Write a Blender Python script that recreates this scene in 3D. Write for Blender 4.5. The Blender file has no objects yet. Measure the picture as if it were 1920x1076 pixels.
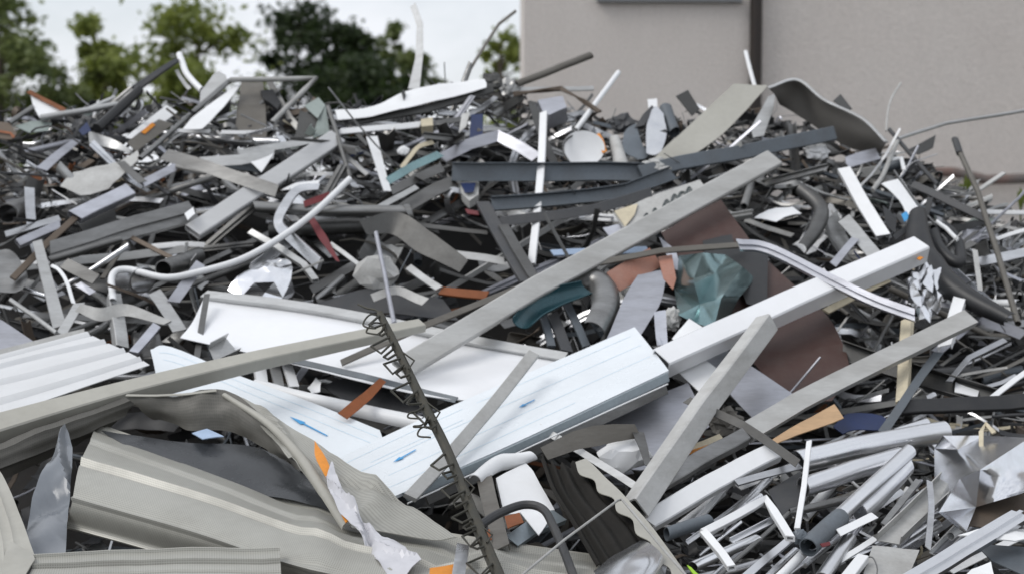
import bpy, bmesh, math, random
import numpy as np
from mathutils import Vector, noise as mnoise

# ------------------------------------------------------------------ camera, sky, sun, exposure
scn = bpy.context.scene
COL = scn.collection
CAM = np.array([0.0, 0.0, 3.0])
PITCH = math.radians(-4.0)
cam_data = bpy.data.cameras.new("camera")
cam_data.sensor_width = 36.0
cam_data.lens = 60.0
cam_data.clip_start = 0.1
cam_data.clip_end = 2000.0
cam_data.dof.use_dof = True
cam_data.dof.focus_distance = 5.75
cam_data.dof.aperture_fstop = 2.6
cam_data.dof.aperture_blades = 7
cam = bpy.data.objects.new("camera", cam_data)
COL.objects.link(cam)
cam.location = CAM
cam.rotation_euler = (math.radians(90) + PITCH, 0, 0)
scn.camera = cam

SUN_EL, SUN_AZ = math.radians(50), math.radians(250)     # azimuth: where the sun stands, clockwise from +Y
world = bpy.data.worlds.new("World")
scn.world = world
world.use_nodes = True
nt = world.node_tree
nt.nodes.clear()
w_out = nt.nodes.new("ShaderNodeOutputWorld")
bg_sky = nt.nodes.new("ShaderNodeBackground")
bg_cloud = nt.nodes.new("ShaderNodeBackground")
w_mix = nt.nodes.new("ShaderNodeMixShader")
sky = nt.nodes.new("ShaderNodeTexSky")
sky.sky_type = 'NISHITA'
sky.sun_disc = False
sky.sun_elevation = SUN_EL
sky.sun_rotation = SUN_AZ
sky.air_density = 1.0
sky.dust_density = 1.5
bg_sky.inputs['Strength'].default_value = 0.12
tc = nt.nodes.new("ShaderNodeTexCoord")
mp = nt.nodes.new("ShaderNodeMapping")
mp.inputs['Scale'].default_value = (3.0, 3.0, 6.0)
mp.inputs['Location'].default_value = (0.9, 0.4, 0.2)
cn = nt.nodes.new("ShaderNodeTexNoise")
cn.inputs['Scale'].default_value = 1.6
cn.inputs['Detail'].default_value = 6.0
cn.inputs['Roughness'].default_value = 0.55
cr = nt.nodes.new("ShaderNodeValToRGB")
cr.color_ramp.elements[0].position = 0.28
cr.color_ramp.elements[0].color = (0.50, 0.50, 0.50, 1)
cr.color_ramp.elements[1].position = 0.56
cr.color_ramp.elements[1].color = (1, 1, 1, 1)
bg_cloud.inputs['Color'].default_value = (0.915, 0.945, 1.0, 1)
bg_cloud.inputs['Strength'].default_value = 1.06
L = nt.links.new
L(tc.outputs['Generated'], mp.inputs['Vector'])
L(mp.outputs['Vector'], cn.inputs['Vector'])
L(cn.outputs['Fac'], cr.inputs['Fac'])
L(sky.outputs['Color'], bg_sky.inputs['Color'])
L(cr.outputs['Color'], w_mix.inputs['Fac'])
L(bg_sky.outputs[0], w_mix.inputs[1])
L(bg_cloud.outputs[0], w_mix.inputs[2])
L(w_mix.outputs[0], w_out.inputs['Surface'])

sun_d = bpy.data.lights.new("sun", 'SUN')
sun_d.energy = 1.5
sun_d.angle = math.radians(28)
sun_d.color = (1.0, 0.97, 0.93)
sun = bpy.data.objects.new("sun", sun_d)
COL.objects.link(sun)
sd = Vector((math.sin(SUN_AZ) * math.cos(SUN_EL), math.cos(SUN_AZ) * math.cos(SUN_EL), math.sin(SUN_EL)))
sun.rotation_euler = (-sd).to_track_quat('-Z', 'Y').to_euler()
sun.location = (0, 0, 30)

scn.view_settings.view_transform = 'Standard'
scn.view_settings.look = 'None'
scn.view_settings.gamma = 1.0
scn.view_settings.use_curve_mapping = False
scn.view_settings.exposure = -0.08
scn.render.engine = 'CYCLES'
scn.cycles.use_denoising = True
scn.cycles.max_bounces = 7
scn.cycles.diffuse_bounces = 2
scn.cycles.glossy_bounces = 3
scn.cycles.caustics_reflective = False
scn.cycles.caustics_refractive = False

# ------------------------------------------------------------------ geometry of the view (1920 px survey units)
FPX = 3200.0
FWD = np.array([0, math.cos(PITCH), math.sin(PITCH)])
UPV = np.array([0, -math.sin(PITCH), math.cos(PITCH)])
RGT = np.array([1.0, 0, 0])
def heap_depth(px, py):
    return 6.4 + (1076 - py) / 926 * 3.4
def at(px, py, d):
    return CAM + d * (FWD + (px - 960) / FPX * RGT + (538 - py) / FPX * UPV)
rng = random.Random(7)

# ------------------------------------------------------------------ materials
MATS = {}
def material(name, col, rough=0.5, metal=0.0, dirt=0.25, dirt_col=(0.10, 0.09, 0.08), var=0.25, bump=0.15,
             scale=9.0, streak=False, coat=0.0, perf=0.0, spec=0.5, speck=0.35):
    m = bpy.data.materials.new(name)
    m.use_nodes = True
    t = m.node_tree
    N, K = t.nodes, t.links.new
    b = N['Principled BSDF']
    b.inputs['Metallic'].default_value = metal
    b.inputs['Specular IOR Level'].default_value = spec
    b.inputs['Coat Weight'].default_value = coat
    b.inputs['Coat Roughness'].default_value = 0.15
    tc = N.new('ShaderNodeTexCoord')
    oi = N.new('ShaderNodeObjectInfo')
    mul = N.new('ShaderNodeMath'); mul.operation = 'MULTIPLY'; mul.inputs[1].default_value = 61.0
    K(oi.outputs['Random'], mul.inputs[0])
    mp = N.new('ShaderNodeMapping')
    mp.inputs['Scale'].default_value = (1, 1, 1) if not streak else (0.35, 1.0, 2.2)
    K(tc.outputs['Object'], mp.inputs['Vector'])
    n1 = N.new('ShaderNodeTexNoise'); n1.noise_dimensions = '4D'
    n1.inputs['Scale'].default_value = scale
    n1.inputs['Detail'].default_value = 7.0
    n1.inputs['Roughness'].default_value = 0.62
    K(mp.outputs[0], n1.inputs['Vector']); K(mul.outputs[0], n1.inputs['W'])
    n2 = N.new('ShaderNodeTexNoise'); n2.noise_dimensions = '4D'
    n2.inputs['Scale'].default_value = scale * 9
    n2.inputs['Detail'].default_value = 3.0
    K(mp.outputs[0], n2.inputs['Vector']); K(mul.outputs[0], n2.inputs['W'])
    # dirt mask with its own shape
    rp = N.new('ShaderNodeValToRGB')
    rp.color_ramp.elements[0].position = 0.42
    rp.color_ramp.elements[0].color = (0, 0, 0, 1)
    rp.color_ramp.elements[1].position = 0.78
    rp.color_ramp.elements[1].color = (1, 1, 1, 1)
    K(n1.outputs['Fac'], rp.inputs['Fac'])
    dm = N.new('ShaderNodeMath'); dm.operation = 'MULTIPLY'; dm.inputs[1].default_value = dirt
    K(rp.outputs['Color'], dm.inputs[0])
    # value differs from piece to piece
    mr = N.new('ShaderNodeMapRange')
    mr.inputs['To Min'].default_value = 1.0 - var
    mr.inputs['To Max'].default_value = 1.0 + var * 0.55
    K(oi.outputs['Random'], mr.inputs['Value'])
    hv = N.new('ShaderNodeHueSaturation')
    hv.inputs['Color'].default_value = (*col, 1)
    K(mr.outputs[0], hv.inputs['Value'])
    mx = N.new('ShaderNodeMix'); mx.data_type = 'RGBA'
    K(dm.outputs[0], mx.inputs['Factor'])
    K(hv.outputs['Color'], mx.inputs['A'])
    mx.inputs['B'].default_value = (*dirt_col, 1)
    color_out = mx.outputs['Result']
    # fine speckle
    mx2 = N.new('ShaderNodeMix'); mx2.data_type = 'RGBA'; mx2.blend_type = 'MULTIPLY'
    mx2.inputs['Factor'].default_value = speck
    sp = N.new('ShaderNodeMapRange')
    sp.inputs['From Min'].default_value = 0.3; sp.inputs['From Max'].default_value = 0.7
    sp.inputs['To Min'].default_value = 0.72; sp.inputs['To Max'].default_value = 1.1
    K(n2.outputs['Fac'], sp.inputs['Value'])
    K(color_out, mx2.inputs['A']); K(sp.outputs[0], mx2.inputs['B'])
    color_out = mx2.outputs['Result']
    if perf:
        uv = N.new('ShaderNodeUVMap')
        sx = N.new('ShaderNodeSeparateXYZ'); K(uv.outputs[0], sx.inputs[0])
        facs = []
        for ax in ('X', 'Y'):
            k = N.new('ShaderNodeMath'); k.operation = 'MULTIPLY'; k.inputs[1].default_value = math.pi / perf
            K(sx.outputs[ax], k.inputs[0])
            s = N.new('ShaderNodeMath'); s.operation = 'SINE'; K(k.outputs[0], s.inputs[0])
            facs.append(s)
        pr = N.new('ShaderNodeMath'); pr.operation = 'MULTIPLY'
        K(facs[0].outputs[0], pr.inputs[0]); K(facs[1].outputs[0], pr.inputs[1])
        ab = N.new('ShaderNodeMath'); ab.operation = 'ABSOLUTE'; K(pr.outputs[0], ab.inputs[0])
        gt = N.new('ShaderNodeMapRange'); gt.inputs['From Min'].default_value = 0.5; gt.inputs['From Max'].default_value = 0.75
        K(ab.outputs[0], gt.inputs['Value'])
        gm = N.new('ShaderNodeMath'); gm.operation = 'MULTIPLY'; gm.inputs[1].default_value = 0.42; K(gt.outputs[0], gm.inputs[0])
        mx3 = N.new('ShaderNodeMix'); mx3.data_type = 'RGBA'
        K(gm.outputs[0], mx3.inputs['Factor']); K(color_out, mx3.inputs['A'])
        mx3.inputs['B'].default_value = (0.05, 0.05, 0.045, 1)
        color_out = mx3.outputs['Result']
    K(color_out, b.inputs['Base Color'])
    rr = N.new('ShaderNodeMapRange')
    rr.inputs['To Min'].default_value = max(0.03, rough - 0.14)
    rr.inputs['To Max'].default_value = min(1.0, rough + 0.2)
    K(n1.outputs['Fac'], rr.inputs['Value'])
    K(rr.outputs[0], b.inputs['Roughness'])
    if bump:
        bp = N.new('ShaderNodeBump')
        bp.inputs['Strength'].default_value = bump
        bp.inputs['Distance'].default_value = 0.01
        K(n1.outputs['Fac'], bp.inputs['Height'])
        K(bp.outputs[0], b.inputs['Normal'])
    MATS[name] = m
    return m

material('alu', (0.68, 0.69, 0.71), 0.27, 1.0, dirt=0.45, var=0.32, streak=True, dirt_col=(0.12, 0.115, 0.11))
material('alu_bright', (0.80, 0.81, 0.83), 0.27, 1.0, dirt=0.22, var=0.10, streak=True, dirt_col=(0.30, 0.29, 0.28), bump=.02, scale=4, speck=.08)
material('alu_dull', (0.31, 0.31, 0.305), 0.34, 0.95, dirt=0.55, var=0.35, streak=True, dirt_col=(0.07, 0.065, 0.06))
material('chrome', (0.84, 0.85, 0.88), 0.17, 1.0, dirt=0.15, var=0.08, bump=0.04, speck=.1)
material('duct', (0.66, 0.67, 0.69), 0.22, 1.0, dirt=0.15, var=0.1, bump=0.02, scale=4, speck=.1)
material('white', (0.80, 0.81, 0.82), 0.34, 0.0, dirt=0.22, dirt_col=(0.36, 0.34, 0.31), var=0.08, bump=0.03, scale=3, speck=.08)
material('panel_white', (0.83, 0.84, 0.86), 0.18, 0.0, dirt=0.20, dirt_col=(0.50, 0.48, 0.45), var=0.03, bump=0.0, scale=3, speck=.06)
material('offwhite', (0.48, 0.48, 0.465), 0.45, 0.0, dirt=0.45, dirt_col=(0.16, 0.145, 0.13), var=0.22, bump=0.08)
material('foil', (0.765, 0.81, 0.845), 0.24, 0.0, dirt=0.40, dirt_col=(0.54, 0.57, 0.59), var=0.02, bump=0.03, scale=2.4, coat=0.3, speck=.06)
material('edge_blue', (0.30, 0.35, 0.38), 0.4, 0.2, dirt=0.2, var=0.05)
material('lavender', (0.54, 0.55, 0.60), 0.36, 0.7, dirt=0.35, var=0.25, streak=True)
material('grey', (0.19, 0.19, 0.186), 0.40, 0.75, dirt=0.5, var=0.35, streak=True, dirt_col=(0.06, 0.055, 0.05))
material('grey_light', (0.54, 0.545, 0.54), 0.38, 0.6, dirt=0.40, var=0.22, streak=True)
material('grey_warm', (0.19, 0.178, 0.157), 0.46, 0.4, dirt=0.45, var=0.25, streak=True, dirt_col=(0.07, 0.06, 0.05))
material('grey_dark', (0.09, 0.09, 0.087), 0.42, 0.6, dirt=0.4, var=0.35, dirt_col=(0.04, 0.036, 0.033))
material('bluegrey', (0.125, 0.145, 0.165), 0.42, 0.25, dirt=0.3, var=0.2)
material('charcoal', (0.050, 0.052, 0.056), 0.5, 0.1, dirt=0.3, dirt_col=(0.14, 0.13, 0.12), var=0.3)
material('black', (0.016, 0.017, 0.019), 0.42, 0.0, dirt=0.25, dirt_col=(0.09, 0.085, 0.08), var=0.3)
material('olive', (0.045, 0.044, 0.034), 0.5, 0.3, dirt=0.4, dirt_col=(0.12, 0.10, 0.07), var=0.1, scale=20)
material('sheet_dark', (0.016, 0.015, 0.013), 0.8, 0.0, dirt=0.4, dirt_col=(0.04, 0.036, 0.032), var=0.05, scale=10, spec=.2)
material('paint_grey', (0.50, 0.50, 0.485), 0.40, 0.0, dirt=0.55, dirt_col=(0.19, 0.175, 0.155), var=0.06, bump=0.06, scale=6, speck=.25, streak=True)
material('arch_shade', (0.20, 0.19, 0.175), 0.5, 0.1, dirt=0.3, var=0.0, speck=.1, scale=3)  # darkened so the arch's underside towards the viewer looks shaded
material('film_grey', (0.56, 0.56, 0.59), 0.3, 0.0, dirt=0.25, dirt_col=(0.35, 0.35, 0.38), var=0.0, bump=0.05, scale=6, speck=.1)
material('paint_light', (0.56, 0.565, 0.57), 0.4, 0.2, dirt=0.30, dirt_col=(0.25, 0.24, 0.22), var=0.05, bump=0.05, scale=4, speck=.15, streak=True)
material('panel_grey', (0.64, 0.65, 0.66), 0.34, 0.0, dirt=0.25, dirt_col=(0.36, 0.35, 0.33), var=0.0, bump=0.02, scale=3, speck=.06)
material('smoke_shade', (0.035, 0.038, 0.042), 0.25, 0.0, dirt=0.4, dirt_col=(0.10, 0.105, 0.11), var=0.0, scale=7, bump=0.05)  # blackened smoke plastic, paints shade in the hollow
material('beige', (0.40, 0.39, 0.345), 0.38, 0.0, dirt=0.40, dirt_col=(0.19, 0.175, 0.145), var=0.06, bump=0.04, scale=3.5, speck=.18)
material('beige_perf', (0.40, 0.395, 0.355), 0.36, 0.1, dirt=0.40, dirt_col=(0.18, 0.17, 0.145), var=0.04, bump=0.04, scale=3.5, perf=0.0075, speck=.15)
material('cream', (0.62, 0.55, 0.40), 0.55, 0.0, dirt=0.3, var=0.12)
material('wood', (0.52, 0.34, 0.19), 0.6, 0.0, dirt=0.3, var=0.1, streak=True)
material('rust', (0.22, 0.08, 0.03), 0.75, 0.1, dirt=0.5, dirt_col=(0.07, 0.04, 0.03), var=0.2, scale=25)
material('brown', (0.13, 0.10, 0.075), 0.6, 0.2, dirt=0.4, var=0.25)
material('redbrown', (0.060, 0.026, 0.020), 0.45, 0.0, dirt=0.5, dirt_col=(0.10, 0.075, 0.065), var=0.05, scale=16)
material('teal', (0.24, 0.36, 0.37), 0.16, 0.9, dirt=0.3, dirt_col=(.08,.09,.09), var=0.05, bump=0.06)
material('teal_dark', (0.035, 0.095, 0.115), 0.25, 0.3, dirt=0.35, var=0.1, dirt_col=(.04,.05,.05))
material('greenish', (0.30, 0.35, 0.33), 0.5, 0.1, dirt=0.3, var=0.15)
material('orange', (0.72, 0.26, 0.02), 0.5, 0.0, dirt=0.2, dirt_col=(0.3, 0.1, 0.03), var=0.1)
material('orange_rust', (0.26, 0.075, 0.018), 0.6, 0.0, dirt=0.45, dirt_col=(0.09, 0.045, 0.02), var=0.1, scale=20)
material('salmon', (0.38, 0.165, 0.11), 0.5, 0.0, dirt=0.4, dirt_col=(0.42, 0.33, 0.29), var=0.05)
material('red', (0.16, 0.018, 0.022), 0.45, 0.0, dirt=0.4, var=0.15, dirt_col=(.06,.03,.03))
material('blue', (0.008, 0.022, 0.085), 0.45, 0.0, dirt=0.3, var=0.15, dirt_col=(.05,.05,.06))
material('blue_print', (0.06, 0.34, 0.68), 0.5, 0.0, dirt=0.1, var=0.0, bump=0)
material('blue_faint', (0.58, 0.73, 0.84), 0.4, 0.0, dirt=0.6, dirt_col=(0.72, 0.81, 0.87), var=0.0, bump=0, speck=0, scale=14)
material('ink', (0.06, 0.075, 0.075), 0.6, 0.0, dirt=0.5, dirt_col=(0.3, 0.3, 0.3), var=0.0, bump=0, scale=30)
material('green_dot', (0.35, 0.62, 0.03), 0.5, 0.0, dirt=0.1, var=0.0)
material('skyblue', (0.42, 0.54, 0.72), 0.35, 0.1, dirt=0.2, var=0.1)
material('smoke_plastic', (0.15, 0.165, 0.185), 0.2, 0.0, dirt=0.35, dirt_col=(0.30, 0.31, 0.33), var=0.05, scale=5, bump=0.05, speck=.1)
material('mesh_shade', (0.11, 0.105, 0.092), 0.55, 0.1, dirt=0.3, dirt_col=(.05,.05,.04), var=0.05, perf=0.009)  # dark copy of the perforated beige, paints shade on undersides
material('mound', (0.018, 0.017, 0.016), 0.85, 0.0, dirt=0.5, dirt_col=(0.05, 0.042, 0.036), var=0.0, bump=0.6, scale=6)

# ------------------------------------------------------------------ mesh helpers
def tag(o, label, cat, group=None, kind=None):
    if label: o['label'] = label
    if cat: o['category'] = cat
    if group: o['group'] = group
    if kind: o['kind'] = kind
    return o
def build(name, V, Fc, mat, parent=None, smooth=True, angle=35, uv=None, mats=None, midx=None):
    V = np.asarray(V, dtype=float)
    c = (V.min(0) + V.max(0)) / 2
    c[2] = V[:, 2].min()
    me = bpy.data.meshes.new(name)
    me.from_pydata((V - c).tolist(), [], Fc)
    if mats:
        for m in mats: me.materials.append(MATS[m])
        if midx is not None: me.polygons.foreach_set('material_index', midx)
    else:
        me.materials.append(MATS[mat] if isinstance(mat, str) else mat)
    if uv is not None:
        l = me.uv_layers.new(name='UVMap')
        li = np.empty(len(me.loops), dtype=np.int32)
        me.loops.foreach_get('vertex_index', li)
        l.data.foreach_set('uv', np.asarray(uv)[li].astype(np.float32).ravel())
    if smooth:
        me.polygons.foreach_set('use_smooth', [True] * len(me.polygons))
        me.set_sharp_from_angle(angle=math.radians(angle))
    me.update()
    o = bpy.data.objects.new(name, me)
    COL.objects.link(o)
    if parent is not None:
        o.parent = parent
        o.location = c - np.array(parent.location)
    else:
        o.location = c
    return o
def unit(v):
    n = np.linalg.norm(v)
    return v / n if n > 1e-9 else v
def catmull(P, n):
    P = np.asarray(P, float)
    if len(P) < 3:
        t = np.linspace(0, 1, n)[:, None]
        return P[0] * (1 - t) + P[-1] * t
    Q = np.vstack([2 * P[0] - P[1], P, 2 * P[-1] - P[-2]])
    out = []
    m = len(P) - 1
    for s in np.linspace(0, m, n):
        i = min(int(s), m - 1); t = s - i
        p0, p1, p2, p3 = Q[i], Q[i + 1], Q[i + 2], Q[i + 3]
        out.append(0.5 * (2 * p1 + (p2 - p0) * t + (2 * p0 - 5 * p1 + 4 * p2 - p3) * t * t + (3 * p1 - p0 - 3 * p2 + p3) * t ** 3))
    return np.array(out)
def subdivide(P, step, maxn=26):
    P = np.asarray(P, float)
    seg = np.linalg.norm(np.diff(P, axis=0), axis=1)
    step = max(step, seg.sum() / maxn)
    out = [P[0]]
    for a, b, l in zip(P[:-1], P[1:], seg):
        k = max(1, int(round(l / step)))
        for j in range(1, k + 1): out.append(a + (b - a) * j / k)
    return np.array(out)

def ring(n, r=0.5, ph=0.0):
    return [(r * math.cos(ph + 2 * math.pi * i / n), r * math.sin(ph + 2 * math.pi * i / n)) for i in range(n)]
def rect(w, h, c=0.0):
    x, y = w / 2, h / 2
    if c <= 0: return [(-x, -y), (x, -y), (x, y), (-x, y)]
    return [(-x + c, -y), (x - c, -y), (x, -y + c), (x, y - c), (x - c, y), (-x + c, y), (-x, y - c), (-x, -y + c)]
def openprof(pts, t):
    """closed outline of a bent sheet of thickness t along an open polyline (u across, v towards the viewer)"""
    P = np.array(pts, float)
    n = []
    for i in range(len(P)):
        a = P[max(0, i - 1)]; b = P[min(len(P) - 1, i + 1)]
        d = unit(b - a); n.append((-d[1], d[0]))
    Qp = P - np.array(n) * t
    return [tuple(p) for p in P] + [tuple(q) for q in Qp[::-1]]
def profile(kind, w, h=None):
    """returns (outer, inner) closed loops in metres"""
    t = min(0.004, w * 0.12)
    if kind == 'flat': return rect(w, max(0.003, min(0.006, w * 0.08))), None
    if kind == 'bar': return rect(w, h or w * 0.35, w * 0.05), None
    if kind == 'box':
        hh = h or w * 0.7
        return rect(w, hh, w * 0.06), rect(w - 3 * t, hh - 3 * t, w * 0.05)
    if kind == 'tube': return ring(18, w / 2), ring(18, w / 2 - max(0.0025, w * 0.06))
    if kind == 'rod': return ring(10, w / 2), None
    if kind == 'L': return openprof([(-w / 2, 0), (w / 2 - t, 0), (w / 2, -t), (w / 2, -(h or w * 0.7))], t), None
    if kind == 'U':
        hh = h or w * 0.45
        return openprof([(-w / 2, hh), (-w / 2, 0), (w / 2, 0), (w / 2, hh)], t), None
    if kind == 'N':     # channel with its back to the viewer
        hh = h or w * 0.45
        return openprof([(-w / 2, -hh), (-w / 2, 0), (w / 2, 0), (w / 2, -hh)], t), None
    if kind == 'T':
        hh = h or w * 0.7
        return [(-w / 2, 0), (-t / 2, 0), (-t / 2, hh), (t / 2, hh), (t / 2, 0), (w / 2, 0), (w / 2, -t), (-w / 2, -t)], None
    if kind == 'S':     # stepped window profile
        return openprof([(-w / 2, -w * .4), (-w / 2, 0), (-w * .1, 0), (-w * .1, w * .22), (w * .12, w * .22), (w * .12, 0.02 * w), (w / 2, 0.02 * w), (w / 2, -w * .3)], t), None
    if kind == 'arc':   # gutter, hollow side away
        return openprof([(w / 2 * math.cos(a), w / 2 * math.sin(a) - w * .2) for a in np.linspace(math.pi, 0, 13)], t), None
    if kind == 'cup':   # gutter, hollow side to the viewer
        return openprof([(w / 2 * math.cos(a), -w / 2 * math.sin(a) + w * .2) for a in np.linspace(math.pi, 0, 13)], t), None
    raise ValueError(kind)

def sweep(P, kind, W, roll=0.0, h=None, twist=0.0, wob=None, skew=None, R=None, flip=None):
    """sweep a profile along 3-D points P; W = width (m) per point or one number; returns V, F"""
    R = R or rng
    P = np.asarray(P, float)
    n = len(P)
    W = np.full(n, float(W)) if np.isscalar(W) else np.interp(np.linspace(0, 1, n), np.linspace(0, 1, len(W)), W)
    wm = W.mean()
    if wob is None: wob = 0.0012 + wm * 0.02
    ph = [R.uniform(0, 6.28) for _ in range(4)]
    s = np.linspace(0, 1, n)
    P = P + wob * (np.sin(s * 5 + ph[0]) + 0.5 * np.sin(s * 13 + ph[1]))[:, None] * np.array([0.3, 0.4, 0.8])
    if n >= 6 and wob > 0:
        kk = R.uniform(.2, .8); kd = np.array([R.gauss(0, .3), R.gauss(0, .4), R.gauss(0, 1)])
        P = P + (np.abs(s - kk) * R.uniform(-.035, .035) * np.linalg.norm(P[-1] - P[0]))[:, None] * kd * .6
    T = np.gradient(P, axis=0)
    T = T / np.maximum(1e-9, np.linalg.norm(T, axis=1))[:, None]
    outer, inner = profile(kind, 1.0 * wm, h)
    loops = [np.array(outer)] + ([np.array(inner)] if inner else [])
    view = CAM - P.mean(0)
    U0 = np.cross(T.mean(0) if np.linalg.norm(T.mean(0)) > 0.05 else T[0], view)
    sg = 1.0 if U0[2] >= 0 else -1.0
    if flip: sg = -sg
    V, Fc = [], []
    k1, k2 = (R.uniform(-.5, .5), R.uniform(-.5, .5)) if skew is None else skew
    offs = []
    for lp in loops:
        offs.append(len(V))
        for i in range(n):
            u = unit(np.cross(T[i], view)) * sg
            v = unit(np.cross(u, T[i])); v = v if np.dot(v, view) >= 0 else -v
            r = math.radians(roll + twist * (s[i] - 0.5) + 5 * math.sin(s[i] * 4 + ph[2]))
            v2 = v * math.cos(r) + u * math.sin(r)
            u2 = u * math.cos(r) - v * math.sin(r)
            sc = W[i] / wm
            for (a, b) in lp:
                q = P[i] + u2 * a * sc + v2 * b * sc
                if i == 0: q = q + T[i] * a * k1
                if i == n - 1: q = q + T[i] * a * k2
                V.append(q)
    m = len(loops[0])
    for li, lp in enumerate(loops):
        m = len(lp); o = offs[li]
        for i in range(n - 1):
            for j in range(m):
                a = o + i * m + j; b = o + i * m + (j + 1) % m
                Fc.append((a, b, b + m, a + m) if li == 0 else (b, a, a + m, b + m))
    if inner and len(inner) == len(outer):
        for i in (0, n - 1):
            for j in range(m):
                a = offs[0] + i * m + j; b = offs[0] + i * m + (j + 1) % m
                c = offs[1] + i * m + (j + 1) % m; d = offs[1] + i * m + j
                Fc.append((a, d, c, b) if i == 0 else (a, b, c, d))
    else:
        Fc.append(tuple(range(m - 1, -1, -1)))
        Fc.append(tuple((n - 1) * m + j for j in range(m)))
    return V, Fc

def parse(s, off):
    out = []
    for p in s.split():
        q = [float(x) for x in p.split(',')]
        px, py = q[0], q[1]
        o = q[2] if len(q) > 2 else off
        out.append((px, py, heap_depth(px, py) - o))
    return out
def pts3(s, off):
    return np.array([at(*p) for p in parse(s, off)])
def scale_at(s, off):
    P = parse(s, off)
    return sum(p[2] for p in P) / len(P) / FPX

def B(name, label, cat, mat, kind, w, s, o=0.08, roll=25, c=0, h=None, twist=0, parent=None, wob=None, skew=None, flip=None, group=None):
    """a swept profile through survey points; w = width(s) in survey px"""
    P = pts3(s, o)
    k = scale_at(s, o)
    if c: P = catmull(P, max(14, 6 * len(P)))
    else: P = subdivide(P, 0.10)
    W = [x * k for x in w] if isinstance(w, (list, tuple)) else w * k
    V, Fc = sweep(P, kind, W, roll, h * k if h else None, twist, wob, skew, flip=flip)
    ob = build(name, V, Fc, mat, parent)
    if parent is None: tag(ob, label, cat, group); anchor(name, label, s)
    return ob

def grid_mesh(G, t=0.003):
    """G: n x m x 3 -> closed thin sheet; returns V, F, uv"""
    n, m, _ = G.shape
    du = np.gradient(G, axis=0); dv = np.gradient(G, axis=1)
    N = np.cross(du, dv)
    N /= np.maximum(1e-9, np.linalg.norm(N, axis=2))[:, :, None]
    if np.mean(np.sum(N * (CAM - G), axis=2)) < 0: N = -N
    V = np.concatenate([G.reshape(-1, 3), (G - N * t).reshape(-1, 3)])
    su = np.concatenate([[0], np.cumsum(np.linalg.norm(np.diff(G.mean(1), axis=0), axis=1))])
    sv = np.concatenate([[0], np.cumsum(np.linalg.norm(np.diff(G.mean(0), axis=0), axis=1))])
    uv = np.stack(np.meshgrid(su, sv, indexing='ij'), -1).reshape(-1, 2)
    uv = np.concatenate([uv, uv])
    Fc = []
    K = n * m
    for i in range(n - 1):
        for j in range(m - 1):
            a = i * m + j
            Fc.append((a, a + m, a + m + 1, a + 1))
            Fc.append((K + a, K + a + 1, K + a + m + 1, K + a + m))
    rim = [j for j in range(m)] + [i * m + m - 1 for i in range(1, n)] + [(n - 1) * m + j for j in range(m - 2, -1, -1)] + [i * m for i in range(n - 2, 0, -1)]
    for a, b in zip(rim, rim[1:] + rim[:1]):
        Fc.append((a, b, K + b, K + a))
    return V, Fc, uv, N
def fbm(p, f, seed):
    return mnoise.fractal(Vector((p[0] * f + seed * 3.7, p[1] * f - seed * 1.9, p[2] * f + seed)), 1.0, 2.0, 3)
def S(name, label, cat, mat, rails, o=0.08, n=30, m=14, t=0.003, ribs=None, amp=0.006, freq=4.0, c=1, parent=None, facet=0, tear=0, group=None, angle=40, crease=()):
    """sheet lofted through rails (each a string of survey points). ribs = function of v in 0..1 -> height in m"""
    Rl = []
    for r in rails:
        P = pts3(r, o)
        Rl.append(catmull(P, n) if c else resample(P, n))
    Rl = np.array(Rl)                                    # k x n x 3
    vs = np.linspace(0, 1, m)
    G = np.zeros((n, m, 3))
    for i in range(n):
        G[i] = catmull(Rl[:, i], m) if len(Rl) > 2 else Rl[0, i] * (1 - vs)[:, None] + Rl[1, i] * vs[:, None]
    _, _, _, N = grid_mesh(G)
    seed = rng.uniform(0, 50)
    for i in range(n):
        for j in range(m):
            d = amp * fbm(G[i, j], freq, seed) if amp else 0
            if facet:
                cell = mnoise.voronoi(Vector(G[i, j] * facet + seed))[0]
                d += (cell[1] - cell[0]) * 0.35 / facet
            if ribs: d += ribs(vs[j])
            for (u0, hh, ww, sk) in crease: d += hh * max(0, 1 - abs(i / (n - 1) - u0 - sk * (vs[j] - .5)) / ww)
            G[i, j] += N[i, j] * d
    if tear:
        for j in range(m):
            k = tear * (0.5 + 0.8 * mnoise.noise(Vector((j * 0.9, seed, 0))) + 0.4 * mnoise.noise(Vector((j * 2.7, seed, 4))))
            G[:, j] = G[:, j] + (G[min(n - 1, 6), j] - G[0, j])[None, :] * k * np.linspace(1, 0, n)[:, None] ** 3
    V, Fc, uv, _ = grid_mesh(G, t)
    ob = build(name, V, Fc, mat, parent, uv=uv, angle=angle)
    if parent is None: tag(ob, label, cat, group); anchor(name, label, ' '.join(rails))
    ob_grid[ob.name] = G
    return ob
ob_grid = {}
ANCHORS = []
def anchor(name, label, s):
    if label:
        q = np.array([[float(v) for v in p.split(',')[:2]] for p in s.split()])
        ANCHORS.append((q.mean(0), name))
def resample(P, n):
    P = np.asarray(P, float)
    d = np.concatenate([[0], np.cumsum(np.linalg.norm(np.diff(P, axis=0), axis=1))])
    q = np.linspace(0, d[-1], n)
    return np.stack([np.interp(q, d, P[:, k]) for k in range(3)], 1)

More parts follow.
